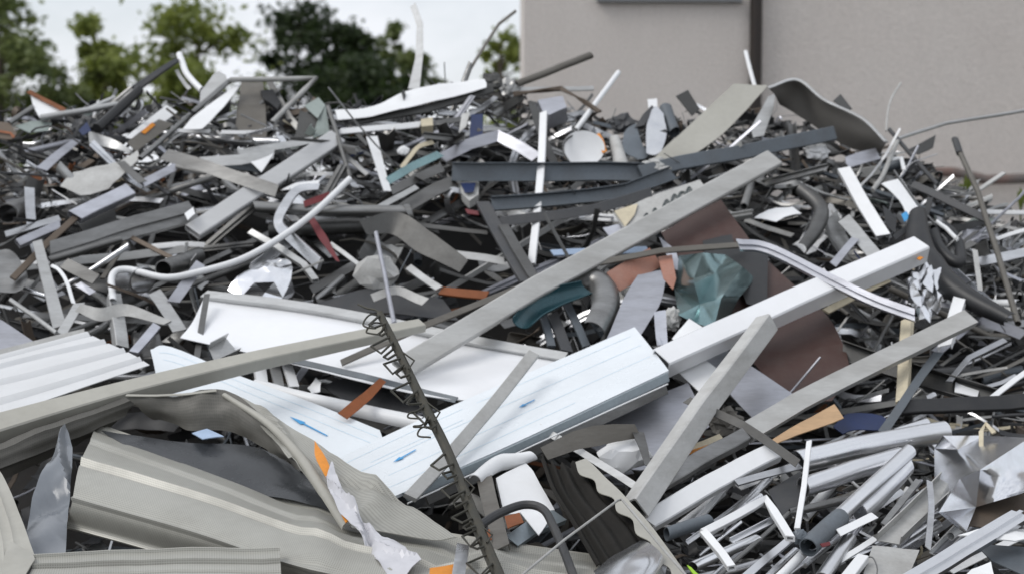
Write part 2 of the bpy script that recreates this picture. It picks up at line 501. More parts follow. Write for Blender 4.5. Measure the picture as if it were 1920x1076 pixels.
def Pl(name, label, cat, mat, s, o=0.08, t=0.004, amp=0.008, freq=5.0, cuts=2, parent=None, tilt=0.0, group=None, facet=False):
    """plate of any outline through survey points, slightly buckled; tilt leans its upper edge away (m per m of height)"""
    P = pts3(s, o)
    if tilt:
        c = P.mean(0)
        P[:, 1] += (P[:, 2] - c[2]) * tilt
    bm = bmesh.new()
    vs = [bm.verts.new(p) for p in P]
    f = bm.faces.new(vs)
    f.normal_update()
    nrm = np.array(f.normal)
    if np.dot(nrm, CAM - P.mean(0)) < 0: nrm = -nrm
    bmesh.ops.triangulate(bm, faces=[f])
    bmesh.ops.subdivide_edges(bm, edges=bm.edges[:], cuts=cuts, use_grid_fill=True)
    seed = rng.uniform(0, 50)
    for v in bm.verts:
        v.co += Vector(nrm * amp * fbm(v.co, freq, seed))
    V = [tuple(v.co) for v in bm.verts]
    bm.verts.index_update()
    nV = len(V)
    Fc = [tuple(v.index for v in q.verts) for q in bm.faces]
    bnd = [(e.verts[0].index, e.verts[1].index) for e in bm.edges if e.is_boundary]
    bm.free()
    V2 = V + [tuple(np.array(p) - nrm * t) for p in V]
    F2 = Fc + [tuple(nV + i for i in reversed(q)) for q in Fc] + [(a, b, nV + b, nV + a) for a, b in bnd]
    ob = build(name, V2, F2, mat, parent, angle=25 if not facet else 5)
    if parent is None: tag(ob, label, cat, group); anchor(name, label, s)
    return ob

def Cr(name, label, cat, mat, cx, cy, rx, ry, o=0.08, seed=1, facet=3.0, depth=0.6, amp=0.45, sub=4, smooth=False, parent=None, group=None):
    """crumpled lump of thin sheet: a ball pushed into sharp folds"""
    d = heap_depth(cx, cy) - o
    k = d / FPX
    R_ = random.Random(seed * 17)
    bm = bmesh.new()
    bmesh.ops.create_icosphere(bm, subdivisions=2 if facet < 2.9 else 3, radius=1.0)
    c = at(cx, cy, d)
    for v in bm.verts:
        q = Vector(v.co)
        low = mnoise.noise(q * 1.3 + Vector((seed * 3.1, 0, seed)))
        v.co = q * (1.0 + amp * .7 * low + amp * R_.uniform(-.55, .4)) + Vector((R_.uniform(-1, 1), R_.uniform(-1, 1), R_.uniform(-1, 1))) * .10
    bmesh.ops.subdivide_edges(bm, edges=bm.edges[:], cuts=1, use_grid_fill=True)
    V = []
    for v in bm.verts:
        q = v.co * (1 + R_.uniform(-.035, .035) * amp * 2)
        V.append(c + RGT * q.x * rx * k + np.array([0, 1, 0.4]) * q.y * (rx + ry) / 2 * depth * k + UPV * q.z * ry * k)
    bm.verts.index_update()
    Fc = [tuple(v.index for v in f.verts) for f in bm.faces]
    bm.free()
    ob = build(name, V, Fc, mat, parent, smooth=True, angle=12)
    if parent is None: tag(ob, label, cat, group); anchor(name, label, f'{cx},{cy}')
    return ob

# ------------------------------------------------------------------ ground, mound, building, trees
def simple_mat(name, build_fn):
    m = bpy.data.materials.new(name); m.use_nodes = True
    build_fn(m.node_tree, m.node_tree.nodes['Principled BSDF'])
    MATS[name] = m
def _ground(t, b):
    tc = t.nodes.new('ShaderNodeTexCoord'); n = t.nodes.new('ShaderNodeTexNoise')
    n.inputs['Scale'].default_value = 0.8; n.inputs['Detail'].default_value = 9
    r = t.nodes.new('ShaderNodeValToRGB')
    r.color_ramp.elements[0].color = (0.07, 0.065, 0.06, 1); r.color_ramp.elements[1].color = (0.20, 0.19, 0.17, 1)
    t.links.new(tc.outputs['Object'], n.inputs['Vector']); t.links.new(n.outputs['Fac'], r.inputs['Fac'])
    t.links.new(r.outputs['Color'], b.inputs['Base Color']); b.inputs['Roughness'].default_value = 0.9
simple_mat('ground', _ground)
def _stucco(t, b):
    N, K = t.nodes, t.links.new
    tc = N.new('ShaderNodeTexCoord')
    n = N.new('ShaderNodeTexNoise'); n.inputs['Scale'].default_value = 1.1; n.inputs['Detail'].default_value = 8; n.inputs['Roughness'].default_value = 0.6
    f = N.new('ShaderNodeTexNoise'); f.inputs['Scale'].default_value = 38; f.inputs['Detail'].default_value = 5; f.inputs['Roughness'].default_value = 0.7
    st = N.new('ShaderNodeTexNoise'); st.inputs['Scale'].default_value = 2.2; st.inputs['Detail'].default_value = 4
    mp = N.new('ShaderNodeMapping'); mp.inputs['Scale'].default_value = (2.0, 2.0, 0.18)
    K(tc.outputs['Object'], n.inputs['Vector']); K(tc.outputs['Object'], f.inputs['Vector'])
    K(tc.outputs['Object'], mp.inputs['Vector']); K(mp.outputs[0], st.inputs['Vector'])
    r = N.new('ShaderNodeValToRGB')
    r.color_ramp.elements[0].position = 0.30; r.color_ramp.elements[0].color = (0.675, 0.622, 0.58, 1)
    r.color_ramp.elements[1].position = 0.72; r.color_ramp.elements[1].color = (0.70, 0.652, 0.612, 1)
    K(n.outputs['Fac'], r.inputs['Fac'])
    r2 = N.new('ShaderNodeMapRange'); r2.inputs['From Min'].default_value = 0.3; r2.inputs['From Max'].default_value = 0.75
    r2.inputs['To Min'].default_value = 0.88; r2.inputs['To Max'].default_value = 1.08
    K(f.outputs['Fac'], r2.inputs['Value'])
    r3 = N.new('ShaderNodeMapRange'); r3.inputs['From Min'].default_value = 0.3; r3.inputs['From Max'].default_value = 0.7
    r3.inputs['To Min'].default_value = 0.975; r3.inputs['To Max'].default_value = 1.015
    K(st.outputs['Fac'], r3.inputs['Value'])
    mu = N.new('ShaderNodeMath'); mu.operation = 'MULTIPLY'; K(r2.outputs[0], mu.inputs[0]); K(r3.outputs[0], mu.inputs[1])
    mx = N.new('ShaderNodeMix'); mx.data_type = 'RGBA'; mx.blend_type = 'MULTIPLY'; mx.inputs['Factor'].default_value = 1
    K(r.outputs['Color'], mx.inputs['A']); K(mu.outputs[0], mx.inputs['B']); K(mx.outputs['Result'], b.inputs['Base Color'])
    bp = N.new('ShaderNodeBump'); bp.inputs['Strength'].default_value = 0.7; bp.inputs['Distance'].default_value = 0.02
    K(f.outputs['Fac'], bp.inputs['Height']); K(bp.outputs[0], b.inputs['Normal'])
    b.inputs['Roughness'].default_value = 0.92
simple_mat('stucco', _stucco)
def leaf_mat(name, c1, c2):
    def fn(t, b):
        N, K = t.nodes, t.links.new
        tc = N.new('ShaderNodeTexCoord'); n = N.new('ShaderNodeTexNoise'); n.inputs['Scale'].default_value = 1.3; n.inputs['Detail'].default_value = 4
        r = N.new('ShaderNodeValToRGB'); r.color_ramp.elements[0].position = .35; r.color_ramp.elements[1].position = .65
        r.color_ramp.elements[0].color = (*c1, 1); r.color_ramp.elements[1].color = (*c2, 1)
        K(tc.outputs['Object'], n.inputs['Vector']); K(n.outputs['Fac'], r.inputs['Fac']); K(r.outputs['Color'], b.inputs['Base Color'])
        b.inputs['Roughness'].default_value = 0.6
        tr = N.new('ShaderNodeBsdfTranslucent'); ms = N.new('ShaderNodeMixShader'); ms.inputs['Fac'].default_value = 0.42
        K(r.outputs['Color'], tr.inputs['Color']); K(b.outputs[0], ms.inputs[1]); K(tr.outputs[0], ms.inputs[2])
        K(ms.outputs[0], N['Material Output'].inputs['Surface'])
    simple_mat(name, fn)
leaf_mat('leaf_light', (0.11, 0.15, 0.03), (0.27, 0.31, 0.07))
leaf_mat('leaf_mid', (0.085, 0.12, 0.04), (0.20, 0.24, 0.08))
leaf_mat('leaf_dark', (0.018, 0.034, 0.012), (0.045, 0.07, 0.02))
material('bark', (0.10, 0.08, 0.06), 0.85, 0, bump=0.4)
material('pipe_brown', (0.02, 0.014, 0.011), 0.45, 0.1, dirt=0.2, dirt_col=(0.08, 0.05, 0.04), var=0)
material('sill', (0.20, 0.205, 0.215), 0.4, 0.3, var=0)
material('glass_dark', (0.03, 0.035, 0.04), 0.08, 0, var=0, dirt=0.05, bump=0)
material('pipe_worn', (0.15, 0.13, 0.12), .7, 0, dirt=.7, dirt_col=(.30, .12, .08), scale=3, var=0)
material('roof_tile', (0.16, 0.07, 0.05), 0.7, 0, var=0)

g = build('ground', [(-900, -60, 0), (900, -60, 0), (900, 1500, 0), (-900, 1500, 0)], [(0, 1, 2, 3)], 'ground', smooth=False)
g['kind'] = 'structure'

SIL = np.array([(-400, 240), (0, 208), (130, 198), (240, 192), (330, 180), (400, 175), (480, 185), (620, 198), (760, 188), (900, 158), (1000, 182), (1060, 222), (1180, 222),
                (1280, 232), (1400, 200), (1480, 225), (1560, 275), (1660, 280), (1740, 320), (1840, 400), (1920, 415), (2300, 460)], float)
def sil(px): return float(np.interp(px, SIL[:, 0], SIL[:, 1]))
prof_py = np.linspace(1500, 100, 60)
prof = np.array([at(960, y, heap_depth(960, y)) for y in prof_py])
Yc = 9.75
def crest(X):
    px = 960 + X / Yc * FPX
    return at(px, sil(px) + 70, Yc)[2]
def mound_z(X, Y):
    z = np.interp(Y, prof[:, 1], prof[:, 2], left=0) - 0.80
    if Y < prof[0, 1]: z = prof[0, 2] - 0.80 - (prof[0, 1] - Y) * 0.75
    z = min(z, crest(X) - 0.12)
    if Y > 9.9: z = min(z, crest(X) - 0.12 - (Y - 9.9) * 0.8)
    edge = max(0, abs(X) - 6.0)
    z -= edge * 0.7
    z += 0.10 * mnoise.fractal(Vector((X * 1.3, Y * 1.3, 2.0)), 1.0, 2.0, 4)
    return max(-0.15, z)
xs = np.linspace(-11, 11, 130); ys = np.linspace(2.6, 15.2, 90)
V = [(x, y, mound_z(x, y)) for y in ys for x in xs]
nx = len(xs)
Fc = [(j * nx + i, j * nx + i + 1, (j + 1) * nx + i + 1, (j + 1) * nx + i) for j in range(len(ys) - 1) for i in range(nx - 1)]
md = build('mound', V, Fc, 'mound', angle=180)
md['kind'] = 'structure'

def boxv(x0, x1, y0, y1, z0, z1):
    V = [(x0, y0, z0), (x1, y0, z0), (x1, y1, z0), (x0, y1, z0), (x0, y0, z1), (x1, y0, z1), (x1, y1, z1), (x0, y1, z1)]
    return V, [(3, 2, 1, 0), (4, 5, 6, 7), (0, 1, 5, 4), (1, 2, 6, 5), (2, 3, 7, 6), (3, 0, 4, 7)]
WY = 17.5
def wx(px): return (px - 960) / FPX * WY
def wz(py): return at(960, py, WY)[2]
bl = bpy.data.objects.new('house', None); COL.objects.link(bl)
bl.location = (wx(983) + 6, WY + 4, 0)
tag(bl, 'plain grey-beige rendered house wall with brown downpipe behind the scrap heap', 'building')
V, Fc = boxv(wx(983), wx(1408), WY, WY + 9, -0.2, 9.6)
build('wall', V, Fc, 'stucco', bl, smooth=False)
V, Fc = boxv(wx(1408) + 0.001, wx(983) + 14, WY + 0.03, WY + 9, -0.2, 9.6)
build('wall', V, Fc, 'stucco', bl, smooth=False)
V = [(wx(983) - .5, WY - .5, 9.6), (wx(983) + 14.5, WY - .5, 9.6), (wx(983) + 14.5, WY + 9.5, 9.6), (wx(983) - .5, WY + 9.5, 9.6), (wx(983) - .5, WY + 4.5, 12.2), (wx(983) + 14.5, WY + 4.5, 12.2)]
build('roof', V, [(3, 2, 1, 0), (0, 1, 5, 4), (2, 3, 4, 5), (0, 4, 3), (1, 2, 5)], 'roof_tile', bl, smooth=False)
zs = wz(8)
V, Fc = boxv(wx(1120), wx(1385), WY - .13, WY + .04, zs, zs + .05)
w = bpy.data.objects.new('window', None); COL.objects.link(w); w.parent = bl; w.location = (wx(1252) - bl.location.x, -4, zs)
def wpart(nm, bx, mt):
    V, Fc = boxv(*bx)
    ob = build(nm, V, Fc, mt, None, smooth=False)
    l = np.array(ob.location); ob.parent = w
    ob.location = l - np.array(bl.location) - np.array(w.location)
wpart('sill', (wx(1118), wx(1386), WY - .075, WY + .03, zs, zs + .045), 'sill')
wpart('frame', (wx(1128), wx(1376), WY - .02, WY + .02, zs + .05, zs + 1.4), 'white')
wpart('pane', (wx(1140), wx(1364), WY - .03, WY - .02, zs + .14, zs + 1.32), 'glass_dark')
P = subdivide([(wx(1412), WY - .07, -0.1), (wx(1412), WY - .07, 9.55)], 0.6)
V, Fc = sweep(P, 'tube', 0.125, wob=0.0, skew=(0, 0))
dp = build('downpipe', V, Fc, 'pipe_brown', bl)
for z in (1.2, 2.9, 4.75, 6.4, 8.2):
    P = [(wx(1412), WY - .07, z), (wx(1412), WY - .07, z + .05)]
    V, Fc = sweep(P, 'tube', 0.145, wob=0, skew=(0, 0))
    ob = build('bracket', V, Fc, 'pipe_brown', None); l = np.array(ob.location); ob.parent = dp
    ob.location = l - np.array(bl.location) - np.array(dp.location)
# weathered conduit along the foot of the house wall
def wallpt(px, py, d=WY - .15): return at(px, py, d)
V, Fc = sweep(subdivide([wallpt(1735, 326), wallpt(1790, 326), wallpt(1850, 338), wallpt(1930, 336), wallpt(2100, 333)], .3), 'rod', 0.10, wob=.01)
tag(build('wall_pipe', V, Fc, 'pipe_worn', None), 'blurred reddish-grey pipe running along the foot of the house wall', 'pipe')

def tree(label, px, top, dist, wpx, hpx, leaf, n, seed, lean=0, sparse=0.0, clumps=26, size=0.13):
    R = random.Random(seed)
    n = int(n * 1.05); wpx *= 1.25; clumps = int(clumps * 1.35)
    k = dist / FPX
    base = at(px, 320, dist); base[2] = 0
    topz = at(px, top, dist)[2]
    cw = wpx * k / 2
    chh = hpx * k / 2
    cz = topz - chh
    root = bpy.data.objects.new('deciduous_tree', None); COL.objects.link(root); root.location = base
    tag(root, label, 'tree', 'trees beyond the heap')
    Vt, Ft = [], []
    def limb(p, q, r0, r1):
        P = subdivide([p, (np.array(p) + q) / 2 + np.array([R.uniform(-.1, .1), 0, R.uniform(-.1, .1)]) * cw * .4, q], 0.6, 12.2)
        V, Fc = sweep(P, 'rod', [r0 * 2, r1 * 2], wob=.02, R=R)
        o = len(Vt); Vt.extend(V); Ft.extend([tuple(o + i for i in f) for f in Fc])
    mid = base + np.array([lean * .5, 0, cz - chh * .3])
    limb(base, mid, 0.17, 0.12)
    limb(mid, np.array([base[0] + lean, base[1], topz - chh * .15]), 0.12, 0.02)
    cl = []
    for i in range(clumps):
        a = R.uniform(0, 2 * math.pi); u = R.uniform(-1, 1)
        rr = R.uniform(.35, 1.18)
        env = math.sqrt(max(0.02, 1 - (u * .92) ** 2)) * (1.0 - 0.25 * max(0, u))
        c = np.array([base[0] + lean * (u * .5 + .5) + math.cos(a) * cw * rr * env * .85, base[1] + math.sin(a) * cw * rr * env * .85, cz + u * chh * .86])
        cl.append((c, cw * R.uniform(.10, .29)))
        if i % 2 == 0:
            limb(np.array([base[0] + lean * (u * .5 + .5), base[1], c[2] - chh * .25]), c, 0.045, 0.012)
    tr = build('trunk', Vt, Ft, 'bark', root)
    V, Fc = [], []
    for c, r in cl:
        m = int(n / clumps * R.uniform(.6, 1.4))
        for _ in range(m):
            v = np.array([R.gauss(0, 1), R.gauss(0, 1), R.gauss(0, .75)]) * r * .66
            p = c + v
            s = size * R.uniform(.6, 1.4)
            a = unit(np.array([R.gauss(0, 1), R.gauss(0, 1), R.gauss(0, .6)])); b = unit(np.cross(a, [R.gauss(0, 1), R.gauss(0, 1), R.gauss(0, 1)]))
            o = len(V)
            V += [p - a * s, p + b * s * .55, p + a * s, p - b * s * .55]
            Fc.append((o, o + 1, o + 2, o + 3))
    build('crown', V, Fc, leaf, root, smooth=False)
    return root
tree('loose mid-green tree cut by the left edge of the picture', 5, -20, 50, 190, 330, 'leaf_mid', 4200, 1, clumps=34)
tree('slim sparse tree standing alone between two gaps of sky', 182, 12, 58, 110, 260, 'leaf_light', 2000, 2, clumps=17, size=.15)
tree('wide light-green tree with sky gaps behind the black bar', 372, 8, 55, 235, 270, 'leaf_light', 4600, 3, clumps=32)
tree('tall dense dark-green tree, darkest of the row', 562, 0, 60, 165, 330, 'leaf_dark', 7000, 4, clumps=36)
tree('lower dark-green tree right beside the tallest dark tree', 660, 38, 60, 125, 270, 'leaf_dark', 5600, 5, clumps=30)
tree('small dark-green tree left of the bent upright pole', 738, 34, 64, 95, 300, 'leaf_mid', 3000, 6, clumps=22)
tree('small light-green tree next to the corner of the house', 940, 48, 50, 110, 220, 'leaf_light', 1900, 7, clumps=16, size=.11)
tree('low bushy dark tree low down under the dark trees', 690, 120, 52, 210, 160, 'leaf_dark', 5200, 8, clumps=28)
tree('low green bush tree below the slim sparse tree', 200, 112, 52, 120, 150, 'leaf_light', 2600, 9, clumps=20)
tree('low pale shrub-like tree behind the left scraps', 110, 160, 50, 120, 120, 'leaf_mid', 1800, 10, clumps=16)
tree('low green tree filling the space below the wide light-green tree', 345, 120, 50, 150, 140, 'leaf_light', 2600, 11, clumps=20)
tree('small dark tree with its crown just right of the bent upright pole', 778, 92, 62, 80, 200, 'leaf_mid', 2400, 12, clumps=18)
# weeds growing at the back edge of the heap
def weed(label, px, py, hpx, seed):
    R = random.Random(seed)
    d = 11.2; k = d / FPX
    b0 = at(px, py, d)
    V, Fc = [], []
    for i in range(13):
        a = R.uniform(-1, 1); L_ = hpx * k * R.uniform(.6, 1.1)
        q = b0 + np.array([R.uniform(-.02, .02), R.uniform(-.03, .03), R.uniform(-.3, .35) * L_])
        tip = q + np.array([a * L_ * .65, R.uniform(-.5, .5) * L_, L_ * (1.0 - abs(a) * .5)])
        s = unit(np.cross(tip - q, [0, 1, .2])) * L_ * .09
        m_ = (q + tip) / 2 + np.array([0, 0, .12 * L_])
        o = len(V); V += [q, m_ - s, tip, m_ + s]; Fc.append((o, o + 1, o + 2, o + 3))
    root = bpy.data.objects.new('weed', None); COL.objects.link(root); root.location = b0
    tag(root, label, 'weed', 'weeds behind the heap')
    build('leaves', V, Fc, 'leaf_light', root, smooth=False)
    Vs, Fs = sweep(subdivide([b0 - np.array([0, 0, 1.2]), b0 + np.array([0, 0, hpx * k * .5])], .3), 'rod', .012)
    build('stem', Vs, Fs, 'leaf_mid', root)
weed('bright green weed in front of the wall beside the thin leaning pole', 1813, 378, 48, 1)
weed('small green weed at the right edge of the picture', 1914, 392, 36, 2)

# ------------------------------------------------------------------ the jumble: deep clutter as stuff, then single pieces
SLOPE = math.atan2(prof[5, 2] - prof[45, 2], prof[5, 1] - prof[45, 1])
sl = prof[45] - prof[5]; sl = sl / np.linalg.norm(sl)
nrm_s = unit(np.cross(np.array([1.0, 0, 0]), sl))
if nrm_s[2] < 0: nrm_s = -nrm_s
def rand_dir(R, tilt=18):
    a = math.radians(R.choice([R.gauss(22, 22), R.gauss(-25, 22), R.uniform(-90, 90)]))
    d = np.array([1.0, 0, 0]) * math.cos(a) + sl * math.sin(a)
    return unit(d + nrm_s * math.tan(math.radians(R.gauss(0, tilt))))
def scrap(R, kind, c, L_, w):
    """one small piece of scrap: returns V, F"""
    d = rand_dir(R)
    side = unit(np.cross(d, nrm_s))
    if kind == 'sheet':
        n, m = 7, 6
        G = np.zeros((n, m, 3)); sd_ = R.uniform(0, 99)
        bend = R.choice([-1, 1]) * R.uniform(.3, 2.4); wv = w * R.uniform(2.0, 4.0)
        up = unit(nrm_s + side * R.gauss(0, .5) + d * R.gauss(0, .4))
        e1 = unit(d - up * np.dot(d, up)); e2 = np.cross(up, e1)
        for i in range(n):
            for j in range(m):
                u, v = i / (n - 1) - .5, j / (m - 1) - .5
                cut = 1 - .35 * max(0, mnoise.noise(Vector((u * 3, sd_, v))))
                z = bend * u * u * L_ * .5 + abs(v) * bend * wv * .3 + .12 * wv * mnoise.noise(Vector((u * 4, v * 4, sd_)))
                G[i, j] = c + e1 * u * L_ * .8 * cut + e2 * (v + .15 * mnoise.noise(Vector((u * 5, sd_, 3)))) * wv + up * z
        V, Fc, _, _ = grid_mesh(G, .003)
        return V, Fc
    if kind == 'curl':
        e1 = unit(nrm_s + side * R.uniform(-.6, .6)); r_ = L_ * R.uniform(.12, .3); a1 = R.uniform(1.5, 4.6); a0 = R.uniform(0, 6.3)
        P = [c + d * (r_ * math.cos(a0 + a) + L_ * .25 * a / a1) + e1 * r_ * math.sin(a0 + a) for a in np.linspace(0, a1, 11)]
        P = [P[0] - (P[1] - P[0]) * 2.5] + P
        return sweep(P, 'flat', w, roll=R.uniform(20, 75), R=R)
    if kind == 'rod' and R.random() < .65:
        K_ = [c + d * L_ * (t - .5) + unit(np.array([R.gauss(0, 1), R.gauss(0, 1), R.gauss(0, 1)])) * L_ * R.uniform(.05, .22) for t in np.linspace(0, 1, 5)]
        return sweep(catmull(K_, 14), 'rod', w, R=R, wob=0)
    n = 3 if R.random() < .42 else R.choice([5, 8, 8])
    P = [c + d * L_ * (t - .5) for t in np.linspace(0, 1, n)]
    if n > 3:
        b = R.uniform(-.55, .55) * L_; e = unit(nrm_s * R.uniform(-.4, 1) + side * R.uniform(-1, 1)); kn = R.uniform(.3, .7)
        for i, t in enumerate(np.linspace(0, 1, n)):
            P[i] = P[i] + e * b * ((t - kn) ** 2 * 2 if n == 8 else abs(t - kn))
    return sweep(P, kind, [w, w * R.uniform(.85, 1.1)], roll=R.uniform(-10, 60), twist=R.gauss(0, 25), R=R)
PAL = [('alu', 5), ('alu_dull', 7), ('grey', 6), ('grey_light', 3.5), ('white', 1.7), ('offwhite', 2.2), ('lavender', 2.4), ('grey_dark', 5), ('charcoal', 5), ('black', 2.5),
       ('bluegrey', 1.5), ('grey_warm', 3), ('brown', 1.6), ('rust', .1), ('greenish', .4), ('cream', .3), ('blue', .12), ('red', .08)]
PN = [p[0] for p in PAL]; PW = [p[1] for p in PAL]
KINDS_ = ['flat', 'L', 'U', 'tube', 'box', 'sheet', 'rod', 'N', 'S', 'curl']
KW = [3.2, 3, 2, 2.4, 1.4, 4, 4, 1.5, 1.6, 3]
R = random.Random(21)
V_all, F_all, M_all = [], [], []
off = 0
DEEP = [('alu', 1.5), ('alu_dull', 4), ('grey', 3), ('grey_light', 1), ('offwhite', 1), ('lavender', 1), ('grey_dark', 7), ('charcoal', 9), ('black', 8), ('bluegrey', 2), ('grey_warm', 3), ('brown', 3), ('rust', .2)]  # mostly dark picks, so the gaps deep in the heap look shaded
deep_mats = [q[0] for q in DEEP]; DW = [q[1] for q in DEEP]
for i in range(1500):
    px = R.uniform(-160, 2080)
    s_ = sil(px)
    py = s_ + 8 + (1150 - s_) * R.random() ** 1.35
    if 430 < py < 640 and px < 1000 and R.random() < .6: continue
    kind = R.choices(KINDS_, KW)[0]
    far = (1076 - py) / 926
    w = R.uniform(.016, .062) * (1.1 if kind == 'sheet' else 1)
    if kind == 'rod': w *= .4
    L_ = R.uniform(.12, .55)
    d = heap_depth(px, py) + R.uniform(.22, .72)
    if py < s_ + 60: d = heap_depth(px, py) + R.uniform(-.05, .3); L_ *= .55
    V, Fc = scrap(R, kind, at(px, py, d), L_, w)
    mi = deep_mats.index(R.choices(deep_mats, DW)[0])
    V_all.extend(V); F_all.extend([tuple(off + k for k in f) for f in Fc]); M_all.extend([mi] * len(Fc)); off += len(V)
FINE = [('alu', 4), ('alu_dull', 5), ('grey', 4), ('white', 1.5), ('offwhite', 1.8), ('lavender', 1.5), ('grey_dark', 5), ('charcoal', 6), ('black', 7), ('brown', 2), ('grey_light', 2), ('cream', .5), ('rust', .4)]
for nm_, w_ in FINE:
    if nm_ not in deep_mats: deep_mats.append(nm_)
for i in range(1700):
    px = R.uniform(-60, 1980); s_ = sil(px)
    if R.random() < .7: py = s_ + 3 + R.random() * 190
    else: py = R.uniform(s_, 1090); px = px if py < 620 else R.uniform(1250, 1960)
    if ((430 < py < 640 and px < 1000) or (330 < py < 440 and 1380 < px < 1520) or (620 < py < 780 and px > 1620)) and R.random() < .8: continue
    kind = R.choices(['flat', 'L', 'rod', 'sheet', 'bar', 'curl'], [4, 3, 4, 2, 2, 3])[0]
    w = R.uniform(.006, .018) * (.4 if kind == 'rod' else .8 if kind == 'sheet' else 1)
    V, Fc = scrap(R, kind, at(px, py, heap_depth(px, py) + R.uniform(-.03, .30)), R.uniform(.08, .34), w)
    mi = deep_mats.index(R.choices([q[0] for q in FINE], [q[1] for q in FINE])[0])
    V_all.extend(V); F_all.extend([tuple(off + k for k in f) for f in Fc]); M_all.extend([mi] * len(Fc)); off += len(V)
jb = build('scrap_clutter', V_all, F_all, None, mats=deep_mats, midx=M_all)
tag(jb, 'dense jumble of small metal offcuts filling the heap between the larger pieces', 'scrap metal', kind='stuff')


# ------------------------------------------------------------------ the pieces one can pick out, from the crest down
# crest, left
Pl('torn_sheet', 'small white torn sheet with a rusty upper edge below the leftmost tree', 'sheet', 'white', '56,174 122,208 98,222 76,224 62,200', .15)
B('rusty_strip', 'orange-brown rusty strip sloping down along a white torn sheet', 'strip', 'rust', 'flat', 9, '53,172 88,190 122,208', .18)
B('thin_tube', 'pale tube end sticking out left under the rusty strip', 'tube', 'alu_dull', 'tube', 10, '17,231 62,202', .15)
B('long_tube', 'long pale tube lying across the left crest', 'tube', 'grey_light', 'tube', 12, '75,222 156,208 222,196', .17, c=1)
B('short_tube', 'short pale tube just above the long tube on the left crest', 'tube', 'grey_light', 'tube', 9, '167,205 216,183', .14)
Pl('bent_plate', 'grey-green bent plate under the rusty strip on the left crest', 'plate', 'greenish', '26,236 60,226 97,230 92,245 55,250', .12)
mc = Pl('machine_cover', 'dark brown machine cover with an orange edge at the left picture border', 'cover', 'brown', '-10,228 18,232 32,252 22,262 -10,258', .15)
B('trim', None, None, 'orange_rust', 'flat', 5, '-8,246 20,250 26,259', .17, parent=mc)
bb = B('black_bar', 'long black bar slanting up in front of the light-green tree', 'bar', 'black', 'rod', [21, 20, 18], '182,242 222,206 262,168', .22)
B('upper_end', None, None, 'charcoal', 'box', [14, 9], '252,168 333,112', .2, parent=bb)
dh = Cr('dark_housing', 'dark lumpy housing with a blue patch below the black bar', 'housing', 'charcoal', 158, 243, 22, 20, .16, 3)
Pl('blue_plate', None, None, 'blue', '148,246 163,230 171,246 155,254', .26, parent=dh)
pp_ = B('printed_cladding_strip', 'white panel strip with an orange print beside the black bar', 'panel', 'white', 'flat', 26, '247,262 323,204', .16, roll=35)
B('orange_print', None, None, 'orange', 'flat', 8, '268,250 288,233', .20, parent=pp_)
B('brown_flat', 'grey-brown flat bar directly below the white panel strip', 'bar', 'grey_warm', 'flat', 26, '247,276 312,228', .17)
Pl('pointed_sheet', 'pointed white sheet blade leaning up on the left crest', 'sheet', 'white', '345,245 362,222 398,192 432,164 449,158 420,200 382,243', .24, tilt=.4)
Pl('rounded_plate', 'light grey plate with a rounded top behind the white blade', 'plate', 'grey_light', '374,190 376,170 400,140 410,134 424,142 426,154 388,196', .18)
B('bent_white_tube', 'white bent tube hooking up beside the end of the black bar', 'tube', 'white', 'tube', 12, '336,101 343,122 352,142 378,168', .16, c=1)
B('hooked_strip', 'short pale strip beside the white bent tube', 'strip', 'grey_light', 'flat', 8, '331,132 341,150 356,168', .14, c=1)
fr = B('tube_framework', 'bent white tube frame, its top level and its end folded back', 'frame', 'offwhite', 'tube', 10, '430,150 592,147 552,187 510,230', .24)
B('side_rail', None, None, 'alu_dull', 'tube', 10, '430,152 345,226 262,298', .22, parent=fr)
B('level_batten', 'level white slat left of the gap under the tube frame', 'slat', 'white', 'bar', 8, '331,246 394,247', .2)
B('level_batten', 'level white slat right of the gap under the tube frame', 'slat', 'white', 'bar', 8, '414,249 492,249', .2)
S('brown_sheet', 'dark grey-brown sheet standing upright inside the tube frame', 'sheet', 'grey_warm', ['452,152 446,200 438,262', '494,156 498,205 500,262'], .10, n=12, m=8, amp=.02)
B('twisted_flat', 'twisted grey flat bar below the dark housing', 'bar', 'grey_light', 'flat', [22, 12], '167,257 205,268 244,285', .14, twist=60)
Pl('torn_white_sheet', 'large torn white sheet with jagged left end halfway up the left', 'sheet', 'offwhite', '112,347 138,322 182,306 224,302 258,282 263,300 232,326 203,352 152,368 128,358', .17, amp=.03)
B('short_flat', 'short grey flat bar resting against the torn white sheet', 'bar', 'grey', 'flat', 14, '226,304 268,342', .2)
B('bluish_shard', 'narrow bluish-white blade at the far left', 'blade', 'lavender', 'flat', [20, 12], '78,318 110,290 146,262', .14)
B('angle_bar', 'bluish-grey angle bar right of the torn white sheet', 'bar', 'lavender', 'L', 17, '268,343 330,312', .16)
B('dark_flat', 'long dull grey flat bar sloping down to the right on the left slope', 'bar', 'grey', 'flat', 24, '308,290 400,318 520,358', .34, roll=10)
B('small_tube', 'small white tube above the dull grey flat bar', 'tube', 'offwhite', 'tube', 8, '330,312 386,326', .17)
